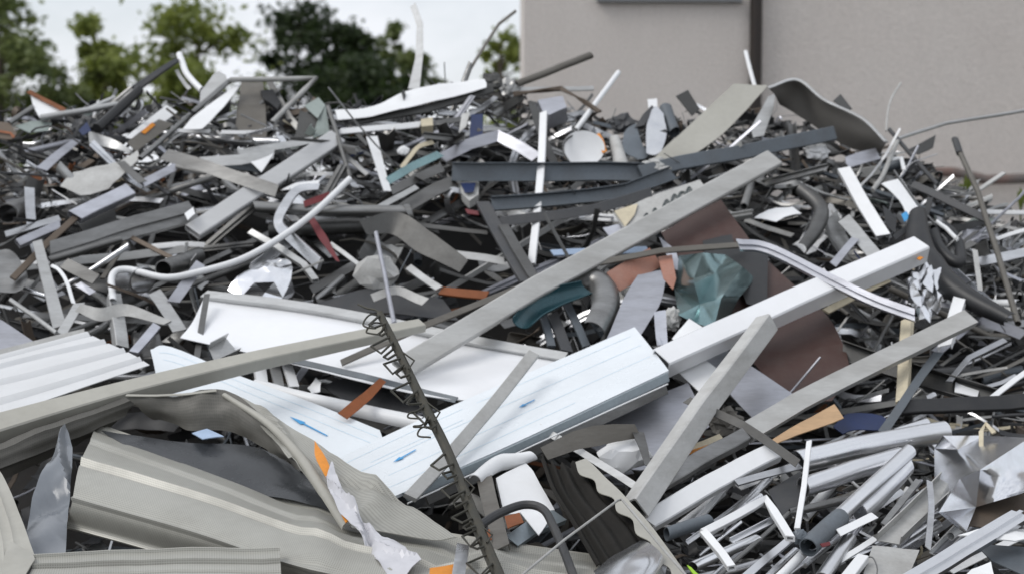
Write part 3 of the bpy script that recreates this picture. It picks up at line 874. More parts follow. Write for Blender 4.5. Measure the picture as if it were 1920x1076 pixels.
# crest, middle
fo = Pl('folded_plate', 'folded grey-green plate with a pale teal tip beside the tube frame', 'plate', 'grey_dark', '562,206 597,222 582,258 553,257', .18)
Pl('facet', None, None, 'greenish', '596,184 610,198 597,223 571,199', .2, tilt=.5, parent=fo)
Pl('facet', None, None, 'greenish', '610,198 618,248 585,259 597,222', .2, parent=fo)
B('wide_flat_bar', 'wide bright flat bar slanting across the left slope', 'bar', 'paint_light', 'box', 36, '634,258 500,346 362,436', .24, roll=28, h=14)
B('bent_rod', 'thin dark bent rod running down right of the folded plate', 'rod', 'grey', 'rod', 9, '615,200 632,252 645,295 657,333', .26)
B('thin_rail', 'thin grey rail beside the bent rod', 'rail', 'grey', 'bar', 8, '632,213 690,273', .2)
B('thin_rail', 'short grey rail left of the white upright strip', 'rail', 'grey_light', 'bar', 9, '648,293 689,328', .2)
B('white_upright_strip', 'white upright strip with a yellow label at its foot', 'strip', 'white', 'flat', [22, 18, 14], '697,258 712,310 727,360', .24, roll=20)
S('long_cover', 'long dented white cover lying along the crest', 'cover', 'white', ['628,206 705,197 765,172 867,154 908,150', '630,214 705,205 768,184 865,166 912,158', '633,226 712,214 799,196 870,176 912,166'], .26, n=26, m=9, amp=.02, freq=3)
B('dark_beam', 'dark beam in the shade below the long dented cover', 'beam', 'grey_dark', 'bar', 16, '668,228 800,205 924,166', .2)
Cr('motor_part', 'dark grey motor part at the right end of the long dented cover', 'motor part', 'grey_dark', 925, 154, 22, 15, .15, 9)
Cr('machine_lump', 'small crumpled machine part on the crest near the house corner', 'machine part', 'alu_dull', 955, 165, 20, 16, .12, 11)
B('bent_pole', 'pale bent pole standing upright against the sky', 'pole', 'grey_light', 'flat', [13, 14, 16, 22], '774,10 787,46 786,108 776,168', .14, roll=-25, wob=0)
B('thin_pole', 'thin dark pole with a kinked tip against the sky', 'pole', 'grey_warm', 'rod', 6, '966,22 935,46 905,92 877,137', .1)
B('white_rail', 'white rail below the long dented cover', 'rail', 'white', 'bar', 12, '637,248 788,234', .22)
Pl('cream_block', 'small cream block beside the end of the white rail', 'block', 'cream', '789,224 811,221 812,236 790,238', .26, t=.05)
B('grey_rail', 'grey rail continuing right of the small cream block', 'rail', 'grey', 'bar', 11, '812,232 866,224', .21)
B('teal_strip', 'teal strip sloping up to the right above the wide gutter', 'strip', 'teal', 'flat', 16, '727,340 775,312 826,288', .24)
B('roof_edge', 'light bent roof edging rising and falling left of the white upright tube', 'edging', 'lavender', 'L', 24, '828,298 880,270 934,254 975,278 1006,298', .22, h=20)
B('tan_strip', 'curved tan strip above the teal strip', 'strip', 'cream', 'flat', 9, '753,314 770,292 786,275 812,267', .2, c=1)
Cr('white_fitting', 'small round white fitting above the teal strip', 'fitting', 'white', 756, 283, 11, 9, .2, 12, amp=.2)
Pl('navy_board', 'small navy-blue panel below the end of the dented cover', 'panel', 'blue', '883,215 906,213 905,262 880,264', .2)
Pl('cream_board', 'small cream panel beside the navy-blue panel', 'panel', 'offwhite', '866,214 881,212 874,238 860,250', .22)
B('grey_strip', 'grey strip parallel to and below the teal strip', 'strip', 'grey', 'flat', 18, '734,358 780,336 830,313', .22)
Pl('white_wedge', 'white wedge-shaped blade right of the wide bright flat bar', 'sheet', 'white', '526,356 555,344 600,339 596,348 560,356', .25)
B('pale_bar', 'pale bar above the wide bright flat bar', 'bar', 'grey_light', 'L', 15, '448,288 586,262', .2)
B('pale_bar', 'broad pale bar left of the white triangle scrap', 'bar', 'grey_light', 'flat', 22, '380,304 450,300 514,288', .18)
Pl('white_triangle', 'small white triangular scrap above the wide bright flat bar', 'sheet scrap', 'white', '470,304 513,288 490,322', .22)
Pl('dark_bracket', 'black bracket hanging inside the tube frame', 'bracket', 'black', '488,172 512,168 526,190 520,204 505,192 494,186', .14, t=.03)
# crest, in front of the house
B('brown_tube', 'brownish tube pointing up right in front of the house wall', 'tube', 'grey_warm', 'tube', 14, '968,158 1108,104', .14)
B('slim_white_tube', 'slim white tube leaning in front of the house wall', 'tube', 'white', 'tube', 10, '1080,244 1160,136', .14)
B('flat_rail', 'level grey-white rail below the brownish tube', 'rail', 'grey_light', 'bar', 9, '975,169 1113,166', .1)
B('twisted_bar', 'dark twisted bar hanging over the slim white tube', 'bar', 'brown', 'bar', 10, '962,177 1052,166 1080,182 1096,192 1124,211', .18, twist=400)
bx = Pl('metal_box', 'small grey-white box in front of the house wall', 'box', 'lavender', '1008,188 1055,180 1063,202 1030,216 1018,210', .2, t=.1)
B('white_upright_tube', 'long white upright tube in the middle of the heap', 'tube', 'white', 'bar', 15, '1020,214 1014,330 1007,420 999,502', .335, wob=.001)
B('dark_lever', 'dark grey arm leaning beside the white upright tube', 'arm', 'grey_dark', 'flat', 16, '998,196 1012,240 1038,304', .2)
def disc(name, label, cat, mat, cx, cy, rx, ry, o, lean=.5):
    d = heap_depth(cx, cy) - o; k = d / FPX; c = at(cx, cy, d)
    ax = unit(np.array([.15, -lean, 1.0])); e1 = RGT * rx * k; e2 = unit(np.array([0, .35, 1.0])) * ry * k * 1.05
    n = 36; V = []; Fc = []
    nn = unit(np.cross(e1, e2)); nn = nn if nn[1] < 0 else -nn
    rr = [(0.0, -.12), (.5, -.10), (.85, -.04), (1.0, 0.0), (1.0, -.05), (.85, -.09), (0.0, -.17)]
    for (r, z) in rr:
        for i in range(n):
            a = 2 * math.pi * i / n
            V.append(c + e1 * r * math.cos(a) + e2 * r * math.sin(a) + nn * z * rx * k)
    for q in range(len(rr) - 1):
        for i in range(n):
            a = q * n + i; b = q * n + (i + 1) % n
            Fc.append((a, b, b + n, a + n))
    return tag(build(name, V, Fc, mat), label, cat)
od = disc('oval_dish', 'white oval dish lying open below the slim white tube', 'dish', 'white', 1094, 278, 40, 33, .3)
B('dish_rim_wire', 'thin dark hoop over the left edge of the white oval dish', 'wire', 'grey_dark', 'rod', 4, '1082,250 1062,262 1056,282 1066,302', .36, c=1)
Pl('orange_scrap', 'orange scrap right beside the white oval dish', 'scrap', 'orange', '1114,254 1124,250 1131,262 1138,284 1130,288 1122,270', .28)
B('white_curl', 'grey-white curled sheet right of the orange scrap', 'sheet', 'offwhite', 'arc', [20, 30], '1152,258 1158,285 1166,316', .22, roll=0)
S('cowl', 'grey curved cowl with a dark peak left of the big leaning sheet', 'cowl', 'bluegrey', ['1170,250 1178,238 1192,232', '1168,285 1185,285 1205,270', '1196,300 1210,296 1222,280'], .2, n=10, m=10, amp=.02)
S('cowl', 'bluish half-open cowl with a shiny inside left of the big leaning sheet', 'cowl', 'duct', ['1222,206 1212,240 1212,286', '1230,200 1232,246 1228,292', '1244,214 1250,250 1240,288'], .24, n=12, m=10, amp=.03)
Pl('black_peak', 'pointed black plate above the curved cowls', 'plate', 'charcoal', '1190,240 1206,214 1222,198 1240,212 1250,240 1236,232 1224,212 1208,236', .2, t=.02)
Pl('small_tag', 'tiny white plate on top of the pointed black plate', 'plate', 'white', '1214,186 1232,184 1233,202 1216,203', .14)
Pl('dark_square', 'dark grey square plate tilted on the crest left of the big leaning sheet', 'plate', 'grey_dark', '1267,182 1290,170 1312,205 1297,217', .12)
B('grey_drum', 'short grey drum standing left of the big leaning sheet', 'drum', 'bluegrey', 'tube', 24, '1248,204 1264,250', .16)
Cr('dark_lump', 'dark crumpled lump behind the curved cowls', 'scrap', 'charcoal', 1168, 232, 24, 16, .08, 15)
S('leaning_sheet', 'big pale grey sheet leaning up to the crest in front of the house', 'sheet', 'beige', ['1376,158 1300,228 1215,308', '1440,160 1398,208 1330,272 1275,306'], .3, n=16, m=10, amp=.02, freq=2.5)
ar_ = S('arched_sheet', 'big grey arched sheet drooping right on the crest before the house wall', 'sheet', 'arch_shade', ['1441,166,.50 1495,152,.50 1546,190,.48 1617,226,.46 1660,268,.42', '1452,178,.40 1498,172,.36 1540,212,.32 1600,250,.3 1656,278,.3', '1462,196,.22 1522,234,.10 1590,276,.10 1652,288,.16'], .25, n=22, m=10, amp=.008, t=.012)
B('lit_edge', None, None, 'grey_light', 'bar', 8, '1441,165 1495,150 1546,188 1617,224 1662,267', .52, c=1, roll=60, parent=ar_)  # pale strip that paints light along the arch's top edge
Pl('short_plate', 'narrow pale plate standing between the leaning sheet and the arched sheet', 'plate', 'grey_light', '1412,258 1408,240 1440,182 1454,176 1450,205 1432,255', .3)
Pl('dark_tip', 'small dark triangular tip above the arched sheet', 'scrap', 'grey_dark', '1562,190 1576,176 1598,204 1586,208', .06)
B('slim_rod', 'slim white rod crossing the foot of the brown downpipe', 'rod', 'white', 'rod', 8, '1398,98 1406,130 1420,178', .1)
B('slate_channel', 'long level slate-grey channel below the white oval dish', 'channel', 'bluegrey', 'U', 32, '848,322 1000,324 1205,326', .3, roll=10)
B('slate_beam', 'long slate-grey beam rising right to the crest below the leaning sheet', 'beam', 'bluegrey', 'bar', 27, '1200,324 1270,308 1400,284 1565,249', .34, roll=10)
Cr('shiny_rag', 'crumpled pale scrap where the slate channel meets the slate beam', 'scrap', 'offwhite', 1232, 312, 26, 14, .34, 17)
# crest, right
B('bent_wire', 'pale bent wire sticking up in front of the wall on the right', 'wire', 'offwhite', 'rod', 3.5, '1662,246 1664,215 1672,186 1690,157', .12, c=1)
B('long_rod', 'long thin rod reaching to the right picture edge before the wall', 'rod', 'grey_light', 'rod', 7, '1680,262 1774,232 1925,207', .14)
B('dark_rod', 'thin dark rod falling to the right below the long thin rod', 'rod', 'charcoal', 'rod', 8, '1667,244 1758,347', .2)
B('white_cable', 'curved white cable hanging left of the thin dark rod', 'cable', 'offwhite', 'rod', 9, '1682,266 1668,300 1655,330 1636,358', .22, c=1)
Pl('dark_flap', 'dark grey flap sticking out right of the thin dark rod', 'plate', 'grey_dark', '1702,281 1755,253 1750,276 1722,290', .14)
po = B('leaning_pole', 'thin pale leaning pole with a dark tip at the right edge of the heap', 'pole', 'grey_warm', 'tube', 11, '1797,280 1834,360 1872,480 1908,606', .34)
B('tip', None, None, 'charcoal', 'tube', 13, '1791,262 1800,288', .34, parent=po)
B('lavender_flat', 'short bluish-grey flat piece below the arched sheet', 'flat piece', 'lavender', 'flat', 24, '1586,306 1646,288', .24)
Cr('white_bag', 'crumpled white scrap under the arched sheet', 'scrap', 'white', 1530, 284, 22, 15, .2, 19)
B('white_frame_bar', 'white bar end in the clutter left of the thin dark rod', 'bar', 'white', 'bar', 8, '1670,300 1690,296 1695,320', .2)
B('white_ladder_bar', 'broad white bar slanting down right of the arched sheet', 'bar', 'white', 'N', 24, '1582,318 1620,382 1656,444', .34, roll=15)
Pl('dark_plate', 'black diamond plate right of the broad white bar', 'plate', 'black', '1655,386 1668,396 1682,412 1678,438 1660,420', .26)
ps_ = S('printed_sheet', 'white sheet with blue print right of the black diamond plate', 'sheet', 'white', ['1652,346 1690,380 1702,420', '1690,336 1716,372 1728,400'], .22, n=8, m=6, amp=.02)
Pl('blue_print', None, None, 'blue_print', '1690,402 1700,396 1706,408 1696,416', .27, amp=0, parent=ps_)
B('black_bar', 'black bar sloping down right before the weeds', 'bar', 'charcoal', 'bar', 15, '1711,346 1780,378 1852,412', .28)
B('rubber_band', 'broad black rubber band curving down the right slope', 'band', 'black', 'arc', [34, 50, 56, 44, 28], '1722,400 1724,450 1742,492 1790,545 1892,604', .44, c=1, roll=10)
B('rubber_strap', 'thin black strap joining the top of the broad rubber band', 'strap', 'black', 'flat', 12, '1676,446 1706,424 1736,398 1744,370', .36, c=1)
B('grey_loop', 'grey rounded strip lying along the broad rubber band', 'strip', 'grey', 'bar', 10, '1757,516 1772,508 1806,535 1888,592', .42, c=1)
tw = B('tyre_piece', 'black ribbed rubber ring piece on the right slope', 'rubber ring', 'black', 'tube', 22, '1752,432 1772,426 1796,456 1800,490 1782,486 1760,462 1752,436', .3, c=1)
B('white_strip_curl', 'small white curl inside the black rubber ring piece', 'strip', 'white', 'rod', 8, '1756,416 1776,430 1796,450', .36, c=1)
B('silver_bar', 'level silver bar at the right edge below the weeds', 'bar', 'alu', 'N', 18, '1833,490 1880,482 1925,472', .2)
B('white_slim_bar', 'slim white bar at the right edge behind the leaning pole', 'bar', 'white', 'bar', 8, '1868,448 1925,430', .2)
B('white_slim_bar', 'slim white bar lying level under the weeds', 'bar', 'white', 'bar', 9, '1846,398 1925,399', .15)
B('upright_batten', 'narrow white upright slat right of the rubber band', 'slat', 'offwhite', 'flat', 10, '1828,468 1833,508 1838,545', .3)
# slope, left
B('big_tube', 'wide grey tube with its round open end at the left edge', 'tube', 'alu_dull', 'tube', 38, '14,400,.32 60,384,.0', .2)
B('pale_profile', 'pale profile lying level at the left edge under the wide tube', 'profile', 'alu', 'bar', 13, '10,440 112,410', .2)
B('pale_profile', 'second pale profile just below, ending further right', 'profile', 'lavender', 'box', 17, '33,458 112,422', .24)
B('brown_bar', 'dark brown bar rising right across the left slope', 'bar', 'brown', 'bar', 13, '24,522 88,457 142,408', .26)
B('open_box_profile', 'bluish open-ended box profile above the long dull beam', 'profile', 'lavender', 'box', 27, '140,408 244,358', .26)
Pl('dark_sheet', 'dark sheet behind the bluish open-ended box profile', 'sheet', 'grey_dark', '140,412 212,380 220,414 158,436', .16)
db_ = B('dull_beam', 'long dull grey beam rising to the right on the left slope', 'beam', 'alu_dull', 'S', 40, '94,470 220,434 364,392', .3, roll=12)
Pl('torn_tab', None, None, 'white', '346,402 362,390 366,402 352,414', .36, parent=db_)
B('slim_tube', 'slim grey tube under the long dull grey beam', 'tube', 'grey', 'tube', 12, '92,487 160,468 226,448', .28)
B('tan_bar', 'thin tan bar falling right below the long dull beam', 'bar', 'brown', 'bar', 9, '244,444 326,486', .24)
B('tan_bar', 'thin tan bar falling left below the long dull beam', 'bar', 'grey_warm', 'bar', 9, '236,454 192,522', .24)
S('rounded_sheet', 'dark rounded sheet curling at the left picture edge', 'sheet', 'alu_dull', ['-20,470 20,468 45,500', '-20,510 20,512 52,520', '-20,545 20,550 42,542'], .2, n=12, m=12, amp=.02)
B('upright_bar', 'pale upright flat bar on the left slope', 'bar', 'grey_light', 'N', [18, 24], '70,450 90,530 112,610', .36, roll=5)
B('thin_ribbon', 'thin bright wavy ribbon right of the pale upright bar', 'ribbon', 'white', 'flat', 7, '96,496 112,506 126,530 138,568', .34, c=1)
B('open_drum', 'short open drum with a bright rim inside on the left slope', 'drum', 'alu', 'tube', 50, '224,530,.14 268,524,.36', .3)
B('open_tube', 'half-open tube mouth right of the short open drum', 'tube', 'alu_dull', 'tube', 34, '306,506,.34 372,480,.12', .3)
B('long_curved_tube', 'long thin white tube curving across the left half of the heap', 'tube', 'white', 'tube', 13, '213,560 211,514 240,503 310,519 372,510 450,488 520,450 590,398 656,335', .44, c=1)
B('slanted_flat', 'light flat bar slanting down left under the long curved tube', 'bar', 'lavender', 'flat', 22, '376,494 325,566', .4)
B('edge_channel', 'grey channel with a bright edge leaning left of the bright panel', 'channel', 'grey_light', 'L', 28, '290,546 338,618', .4, h=14)
B('wavy_strip', 'wavy pale strip bent over above the white ribbed panel', 'strip', 'offwhite', 'flat', [16, 26, 26, 18], '146,576 188,590 238,582 314,604', .42, c=1, twist=50)
B('box_post', 'short pale box post standing above the white ribbed panel', 'post', 'grey_light', 'box', 26, '214,556 227,655', .34)
B('thin_grey_rod', 'thin grey rod at the left edge above the white ribbed panel', 'rod', 'grey_light', 'rod', 9, '20,562 106,624', .4)
Pl('corner_plate', 'light grey plate corner at the left edge above the white ribbed panel', 'plate', 'lavender', '-20,590 5,600 62,640 10,665 -20,660', .4)
B('short_angle', 'short pale angle piece between the upright bar and the wavy strip', 'profile', 'grey_light', 'L', 20, '148,568 114,626', .36)
B('grey_stub', 'grey stub of flat bar left of the short open drum', 'bar', 'grey', 'flat', 24, '120,494 180,524', .28)
B('pale_stub', 'small pale stub below the grey stub of flat bar', 'bar', 'lavender', 'flat', 13, '146,532 174,550', .32)
B('white_link', 'short pale link bar just above the bluish film panel', 'bar', 'lavender', 'bar', 18, '250,662 294,610', .44)
# slope, middle
B('hooked_profile', 'pale hook-shaped profile bent round the long curved tube', 'profile', 'alu', 'bar', [14, 18, 20, 22], '598,352 560,356 538,380 523,418 552,450 600,496', .38, c=1)
B('red_strip', 'short red strip crossing behind the long curved tube', 'strip', 'red', 'flat', 13, '570,383 618,366', .36)
B('red_shard', 'narrow dark red blade below the short red strip', 'blade', 'red', 'flat', [13, 16, 5], '582,408 606,448 634,490', .34)
tb = B('flanged_tube', 'level grey tube ending in a flange in the middle of the heap', 'tube', 'alu_dull', 'tube', 22, '476,392 620,396 766,402', .28)
B('flange', None, None, 'alu_dull', 'tube', 38, '762,402 772,402', .28, parent=tb)
B('dark_tube', 'thick dark tube behind the flanged tube', 'tube', 'grey_dark', 'tube', 30, '505,430 686,424', .10)
B('curved_gutter', 'dark warm-grey gutter curving down to the right below the flanged tube', 'gutter', 'grey_dark', 'flat', [30, 46, 48, 30], '680,428 740,420 798,454 870,498', .26, c=1, roll=20)
B('thin_upright_rod', 'thin pale upright rod above the tip of the dark wire-wound post', 'rod', 'lavender', 'rod', 9, '704,436 720,510 738,604', .42)
B('cut_rail', 'grey rail with a pale cut end left of the bright foil bundle', 'rail', 'grey_light', 'box', 13, '470,435 520,464 570,497 592,526', .32)
B('rail_piece', 'short thin rail right of the dark red blade', 'rail', 'grey_light', 'bar', 9, '619,457 671,495', .3)
Cr('crumpled_bag', 'grey crumpled sheet bundle behind the thin pale upright rod', 'sheet bundle', 'offwhite', 708, 512, 40, 28, .26, 23, facet=2.2)
B('short_bar', 'short grey bar right of the grey crumpled bundle', 'bar', 'grey_light', 'bar', 15, '766,502 824,542', .28)
B('arched_strip', 'pale arched strip above the long white tray', 'strip', 'offwhite', 'flat', 18, '698,560 744,546 798,566', .34, c=1)
B('rusty_bar', 'ochre rusty bar in the shade behind the thin tan strip', 'bar', 'orange_rust', 'bar', 17, '826,546 914,554', .26)
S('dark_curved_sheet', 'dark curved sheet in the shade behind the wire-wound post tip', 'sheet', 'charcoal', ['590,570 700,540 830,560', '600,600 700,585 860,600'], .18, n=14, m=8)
B('thin_bar', 'thin level bar right of the flange', 'bar', 'grey', 'bar', 9, '772,421 914,437', .2)
B('pale_strip', 'pale level strip left of the dark braced frame', 'strip', 'grey_light', 'flat', 15, '826,472 946,490', .22)
Pl('red_tag', 'small pinkish-red tag by the top of the dark braced frame', 'tag', 'red', '872,390 896,396 898,405 876,400', .34)
B('light_strip', 'light strip slanting up right above the flange', 'strip', 'grey_light', 'flat', 11, '704,393 782,350', .3)
S('bent_wing', 'grey bent wing of sheet right of the light strip', 'sheet', 'grey', ['718,398 790,352 850,330', '740,410 800,376 858,350'], .24, n=12, m=6, amp=.02)
nb_ = Pl('navy_box', 'small white box with a navy print under the slate channel', 'box', 'offwhite', '858,342 898,340 897,366 880,378 866,364', .22, t=.05)
Pl('navy_print', None, None, 'blue', '864,344 892,343 888,360 872,362', .26, amp=0, parent=nb_)
ft = Cr('foil_bundle', 'bright crumpled foil bundle above the long white tray', 'foil', 'chrome', 496, 540, 62, 44, .30, 27, facet=2.6, amp=.5)
Cr('grey_wrap', 'small grey crumpled wrap on top of the bright foil bundle', 'foil', 'alu', 520, 502, 26, 15, .30, 28)
# dark braced frame
df = B('braced_framework', 'dark grey braced frame of channels in the middle of the heap', 'frame', 'bluegrey', 'U', 24, '922,388 1040,377 1175,361 1262,330', .36, roll=15)
B('lower_rail', None, None, 'charcoal', 'L', 20, '936,414 1040,402 1116,389 1220,356', .40, parent=df, roll=20)
B('strut', None, None, 'charcoal', 'bar', 26, '905,388 945,456 990,534', .38, parent=df)
B('strut', None, None, 'grey', 'bar', 19, '944,424 1004,524', .42, parent=df)
tp = Pl('lettered_board', 'pale board with black handwriting above the long grey diagonal bar', 'board', 'offwhite', '1150,400 1235,362 1312,338 1322,350 1240,400 1172,432', .36, amp=.005)
for a, b in [('1206,418 1212,402 1222,412', 0), ('1222,412 1228,392 1236,404 1244,388', 0), ('1240,398 1250,376 1258,392 1252,398', 0), ('1256,390 1264,366 1274,380 1268,388', 0), ('1270,378 1276,362 1286,364 1280,376', 0), ('1286,366 1292,352 1298,362', 0)]:
    B('handwriting', None, None, 'ink', 'flat', 5, a, .372, parent=tp, c=1, roll=0, wob=0)
Pl('stained_piece', 'stained beige piece at the left end of the lettered board', 'scrap', 'cream', '1152,396 1196,382 1190,402 1172,426', .38)
Pl('white_offcut', 'white offcut under the left end of the lettered board', 'scrap', 'lavender', '1130,428 1168,418 1178,436 1150,450', .34)
B('light_blue_bar', 'level light-blue bar behind the long grey diagonal bar', 'bar', 'skyblue', 'bar', 13, '1035,476 1215,468', .34)
B('diagonal_bar', 'long wide grey bar running diagonally across the middle of the heap', 'bar', 'paint_grey', 'box', 40, '1452,300 1230,420 1010,536 755,690', .58, roll=18, h=16, skew=(.2, .2))
B('tan_strip_long', 'long thin tan strip running just above the wide diagonal bar', 'strip', 'grey_warm', 'bar', 13, '1398,459 1240,470 1080,500 960,545 790,612 640,680', .56, roll=35)
S('red_brown_sheet', 'big dark red-brown sheet standing right of the middle', 'sheet', 'redbrown', ['1352,376 1420,470 1500,545 1560,605 1592,690 1560,748', '1296,404 1340,470 1420,560 1470,640 1500,715 1515,750', '1240,436 1265,480 1330,560 1380,640 1430,700 1480,750'], .40, n=24, m=12, amp=.015, freq=2.5)
Pl('black_cloth', 'black plate between the teal foil and the red-brown sheet', 'plate', 'black', '1318,448 1372,440 1378,468 1440,478 1438,580 1400,570 1375,500 1320,470', .46, amp=.02)
B('curled_gutter', 'grey sheet curled over like an elbow beside the teal trough', 'sheet', 'alu_dull', 'arc', [34, 52, 62, 56], '1012,528 1070,516 1124,530 1140,572 1118,626', .46, c=1, roll=35)
B('teal_trough', 'dark teal trough lying under the curled grey sheet', 'trough', 'teal_dark', 'cup', [34, 46, 30], '978,606 1020,568 1104,540', .50, c=1)
B('salmon_plate', 'salmon-coloured plate under the thin tan strip', 'plate', 'salmon', 'flat', 44, '1150,528 1230,482', .47, roll=15, skew=(.1, .1))
Pl('salmon_scrap', 'small salmon and white torn scrap left of the teal foil', 'scrap', 'salmon', '1234,482 1260,478 1268,520 1262,542 1244,522', .5)
S('lavender_cladding', 'pale lavender sheet panel slanting down left of the teal foil', 'panel', 'lavender', ['1196,516 1170,560 1138,636', '1250,506 1238,570 1190,646'], .48, n=12, m=6, amp=.015)
Pl('pale_wedge', 'pale wedge of sheet above the salmon scrap', 'sheet', 'lavender', '1236,444 1266,468 1280,512 1262,502 1246,470', .46)
for i, (a, w_, m_, lb) in enumerate([('1012,560 1034,650', 16, 'bluegrey', 'leftmost of the dark upright bars under the teal trough'), ('1036,590 1064,660', 22, 'charcoal', 'widest of the dark upright bars under the teal trough'), ('1062,566 1100,650', 16, 'bluegrey', 'rightmost of the dark upright bars under the teal trough')]):
    B('dark_upright', lb, 'bar', m_, 'bar', w_, a, .36)
Pl('lavender_fold', 'folded bluish scrap right of the film-covered arrow panel', 'scrap', 'lavender', '1226,592 1248,586 1252,640 1232,650', .56, amp=.04)
Cr('small_rag', 'small crumpled pale scrap under the teal foil', 'scrap', 'offwhite', 1262, 598, 16, 20, .5, 33)
# slope, right
Pl('white_shard', 'white torn shard above the curved bright rail', 'sheet', 'white', '1414,408 1440,394 1486,388 1503,400 1455,418', .3, amp=.03)
B('crooked_gutter', 'crooked grey gutter piece right of the white torn shard', 'gutter', 'grey', 'arc', [26, 32, 24], '1500,352 1540,390 1532,430 1506,466', .3, c=1)
B('grey_batten', 'grey slat falling right above the big white beam', 'slat', 'grey_light', 'flat', 27, '1582,410 1640,478', .34)
B('small_batten', 'small pale slat leaning left above the big white beam', 'slat', 'lavender', 'flat', 15, '1562,496 1604,447', .36)
wb = B('white_beam', 'big white box beam rising to the right', 'beam', 'panel_white', 'box', 46, '1236,682 1480,572 1724,468', .66, roll=38, h=40, skew=(0, 0), wob=.002)
B('yellow_sticker', None, None, 'orange', 'flat', 8, '1722,486 1728,482', .70, parent=wb, roll=38)
B('curved_rail', 'curved bright aluminium rail crossing the big white beam', 'rail', 'lavender', 'S', 22, '1384,457 1440,466 1555,520 1640,560 1716,586', .78, c=1, roll=25)
B('cream_bar', 'short cream bar under the crossing of rail and white beam', 'bar', 'cream', 'bar', 13, '1548,583 1666,524', .55)
Cr('chrome_crumple', 'mirror-bright crumpled metal right of the end of the white beam', 'foil', 'chrome', 1736, 548, 32, 52, .36, 35, facet=3)
B('white_post', 'white post leaning right of the mirror-bright crumple', 'post', 'white', 'N', 24, '1802,548 1786,600 1770,648', .46)
B('long_grey_bar', 'long grey-beige bar rising right over the red-brown sheet', 'bar', 'paint_grey', 'N', 36, '1822,592 1665,668 1500,752 1400,812', .74, roll=20, h=16)
B('lower_grey_rail', 'lower stretch of grey rail below the long grey-beige bar', 'rail', 'alu', 'box', 28, '1392,822 1320,852 1245,888', .60)
Pl('tan_board', 'wedge of tan board under the long grey-beige bar', 'board', 'wood', '1436,832 1500,792 1564,758 1582,782 1520,806 1446,836', .66)
B('cream_upright', 'cream upright bar behind the long grey-beige bar', 'bar', 'cream', 'box', 22, '1702,606 1696,690 1692,762', .52)
B('dark_channel', 'long dark channel falling right behind the cream upright', 'channel', 'grey_dark', 'U', 34, '1580,660 1720,706 1864,752', .4, roll=20)
B('black_beam', 'level black beam with a grey top edge at the right', 'beam', 'black', 'bar', 30, '1688,770 1800,760 1930,752', .52, roll=30)
B('slate_strip', 'slate-grey bent strip crossing the black beam', 'strip', 'bluegrey', 'flat', 18, '1655,812 1690,760 1726,708 1760,664', .6)
B('white_rail', 'white slim rail at the right edge above the black beam', 'rail', 'white', 'bar', 11, '1856,748 1925,696', .5)
B('kinked_rail', 'kinked pale rail above the white torn patch', 'rail', 'alu', 'bar', 11, '1779,716 1817,670 1884,638', .48)
Pl('white_patch', 'small white torn patch above the black beam', 'sheet scrap', 'white', '1792,712 1838,722 1833,742 1790,732', .44)
S('blue_plate', 'dark blue plate lying under the red-brown sheet', 'plate', 'blue', ['1562,800 1590,774 1652,778 1666,796', '1580,814 1600,806 1640,806 1664,802'], .50, n=10, m=5)
Pl('pale_board', 'white flat board lying below the red-brown sheet', 'board', 'lavender', '1278,636 1312,622 1502,748 1420,792 1388,760', .50, amp=.004)
Pl('white_tile', 'white square board corner above the big white beam', 'board', 'white', '1260,634 1292,596 1328,620 1276,646', .56, amp=.004)
Pl('flat_white_board', 'white board just right of the film-covered arrow panel', 'board', 'white', '1236,664 1282,642 1372,712 1320,742', .52, amp=.004)
po = B('grey_post', 'thick grey box post leaning right in front of the white boards', 'post', 'paint_grey', 'box', 42, '1438,606 1318,764 1190,956', .86, roll=-32, h=34, skew=(.1, .1))
B('thin_dark_bar', 'thin dark bar crossing the foot of the long grey-beige bar', 'bar', 'grey_dark', 'flat', 17, '1288,748 1392,796 1496,868', .82, roll=20)
Cr('bent_casing', 'small dented casing right of the thick grey post', 'casing', 'grey_warm', 1362, 792, 30, 24, .62, 41)
S('grey_white_sheet', 'broad pale sheet lying under the film-covered arrow panel', 'sheet', 'lavender', ['1040,802 1160,764 1290,716', '1120,846 1210,880 1330,800'], .52, n=14, m=8, amp=.01)

# ------------------------------------------------------------------ the big panels and the foreground
def step_ribs(at_, hgt=.006, wd=.02):
    def f(v):
        return sum(hgt * math.exp(-((v - a) / wd) ** 2) for a in at_)
    return f
tray = S('white_tray', 'long white tray panel with a grey lip along its upper edge', 'panel', 'panel_white', ['384,556,0.34 540,578,0.34 700,606,0.34 880,642,0.34 1056,672,0.34', '360,604,0.46 520,632,0.46 690,664,0.46 860,700,0.46 1000,722,0.46', '338,632,0.54 480,664,0.54 620,700,0.54 820,746,0.54 960,752,0.54'], .46, n=30, m=16, amp=.006, freq=2)
B('lip', None, None, 'grey_light', 'box', 20, '384,552 540,572 700,600 880,638 1060,668', .38, parent=tray, c=1, roll=40)
B('lower_edge', None, None, 'bluegrey', 'bar', 13, '530,674 680,706 856,750', .54, parent=tray)
B('end_trim', None, None, 'grey', 'flat', 12, '388,552 378,612 368,680', .50, parent=tray)
B('orange_strip', 'flat orange-brown strip end below the grey diagonal bar', 'strip', 'orange_rust', 'flat', [14, 22, 20], '718,712 690,740 642,780', .60, roll=15)
B('white_roll_edge', 'rounded white sheet edge lying above the bluish film panel', 'sheet', 'white', 'arc', [24, 30, 34], '476,716 632,756 790,792', .46, c=1, roll=40)
for i, (a, w_, m_, lb) in enumerate([('488,682 492,716', 22, 'white', 'leftmost small upright plate below the long tray'), ('516,684 524,722', 18, 'grey_light', 'middle small upright plate below the long tray'), ('540,682 552,724', 18, 'white', 'rightmost small upright plate below the long tray')]):
    B('upright_plate', lb, 'plate', m_, 'N', w_, a, .44)
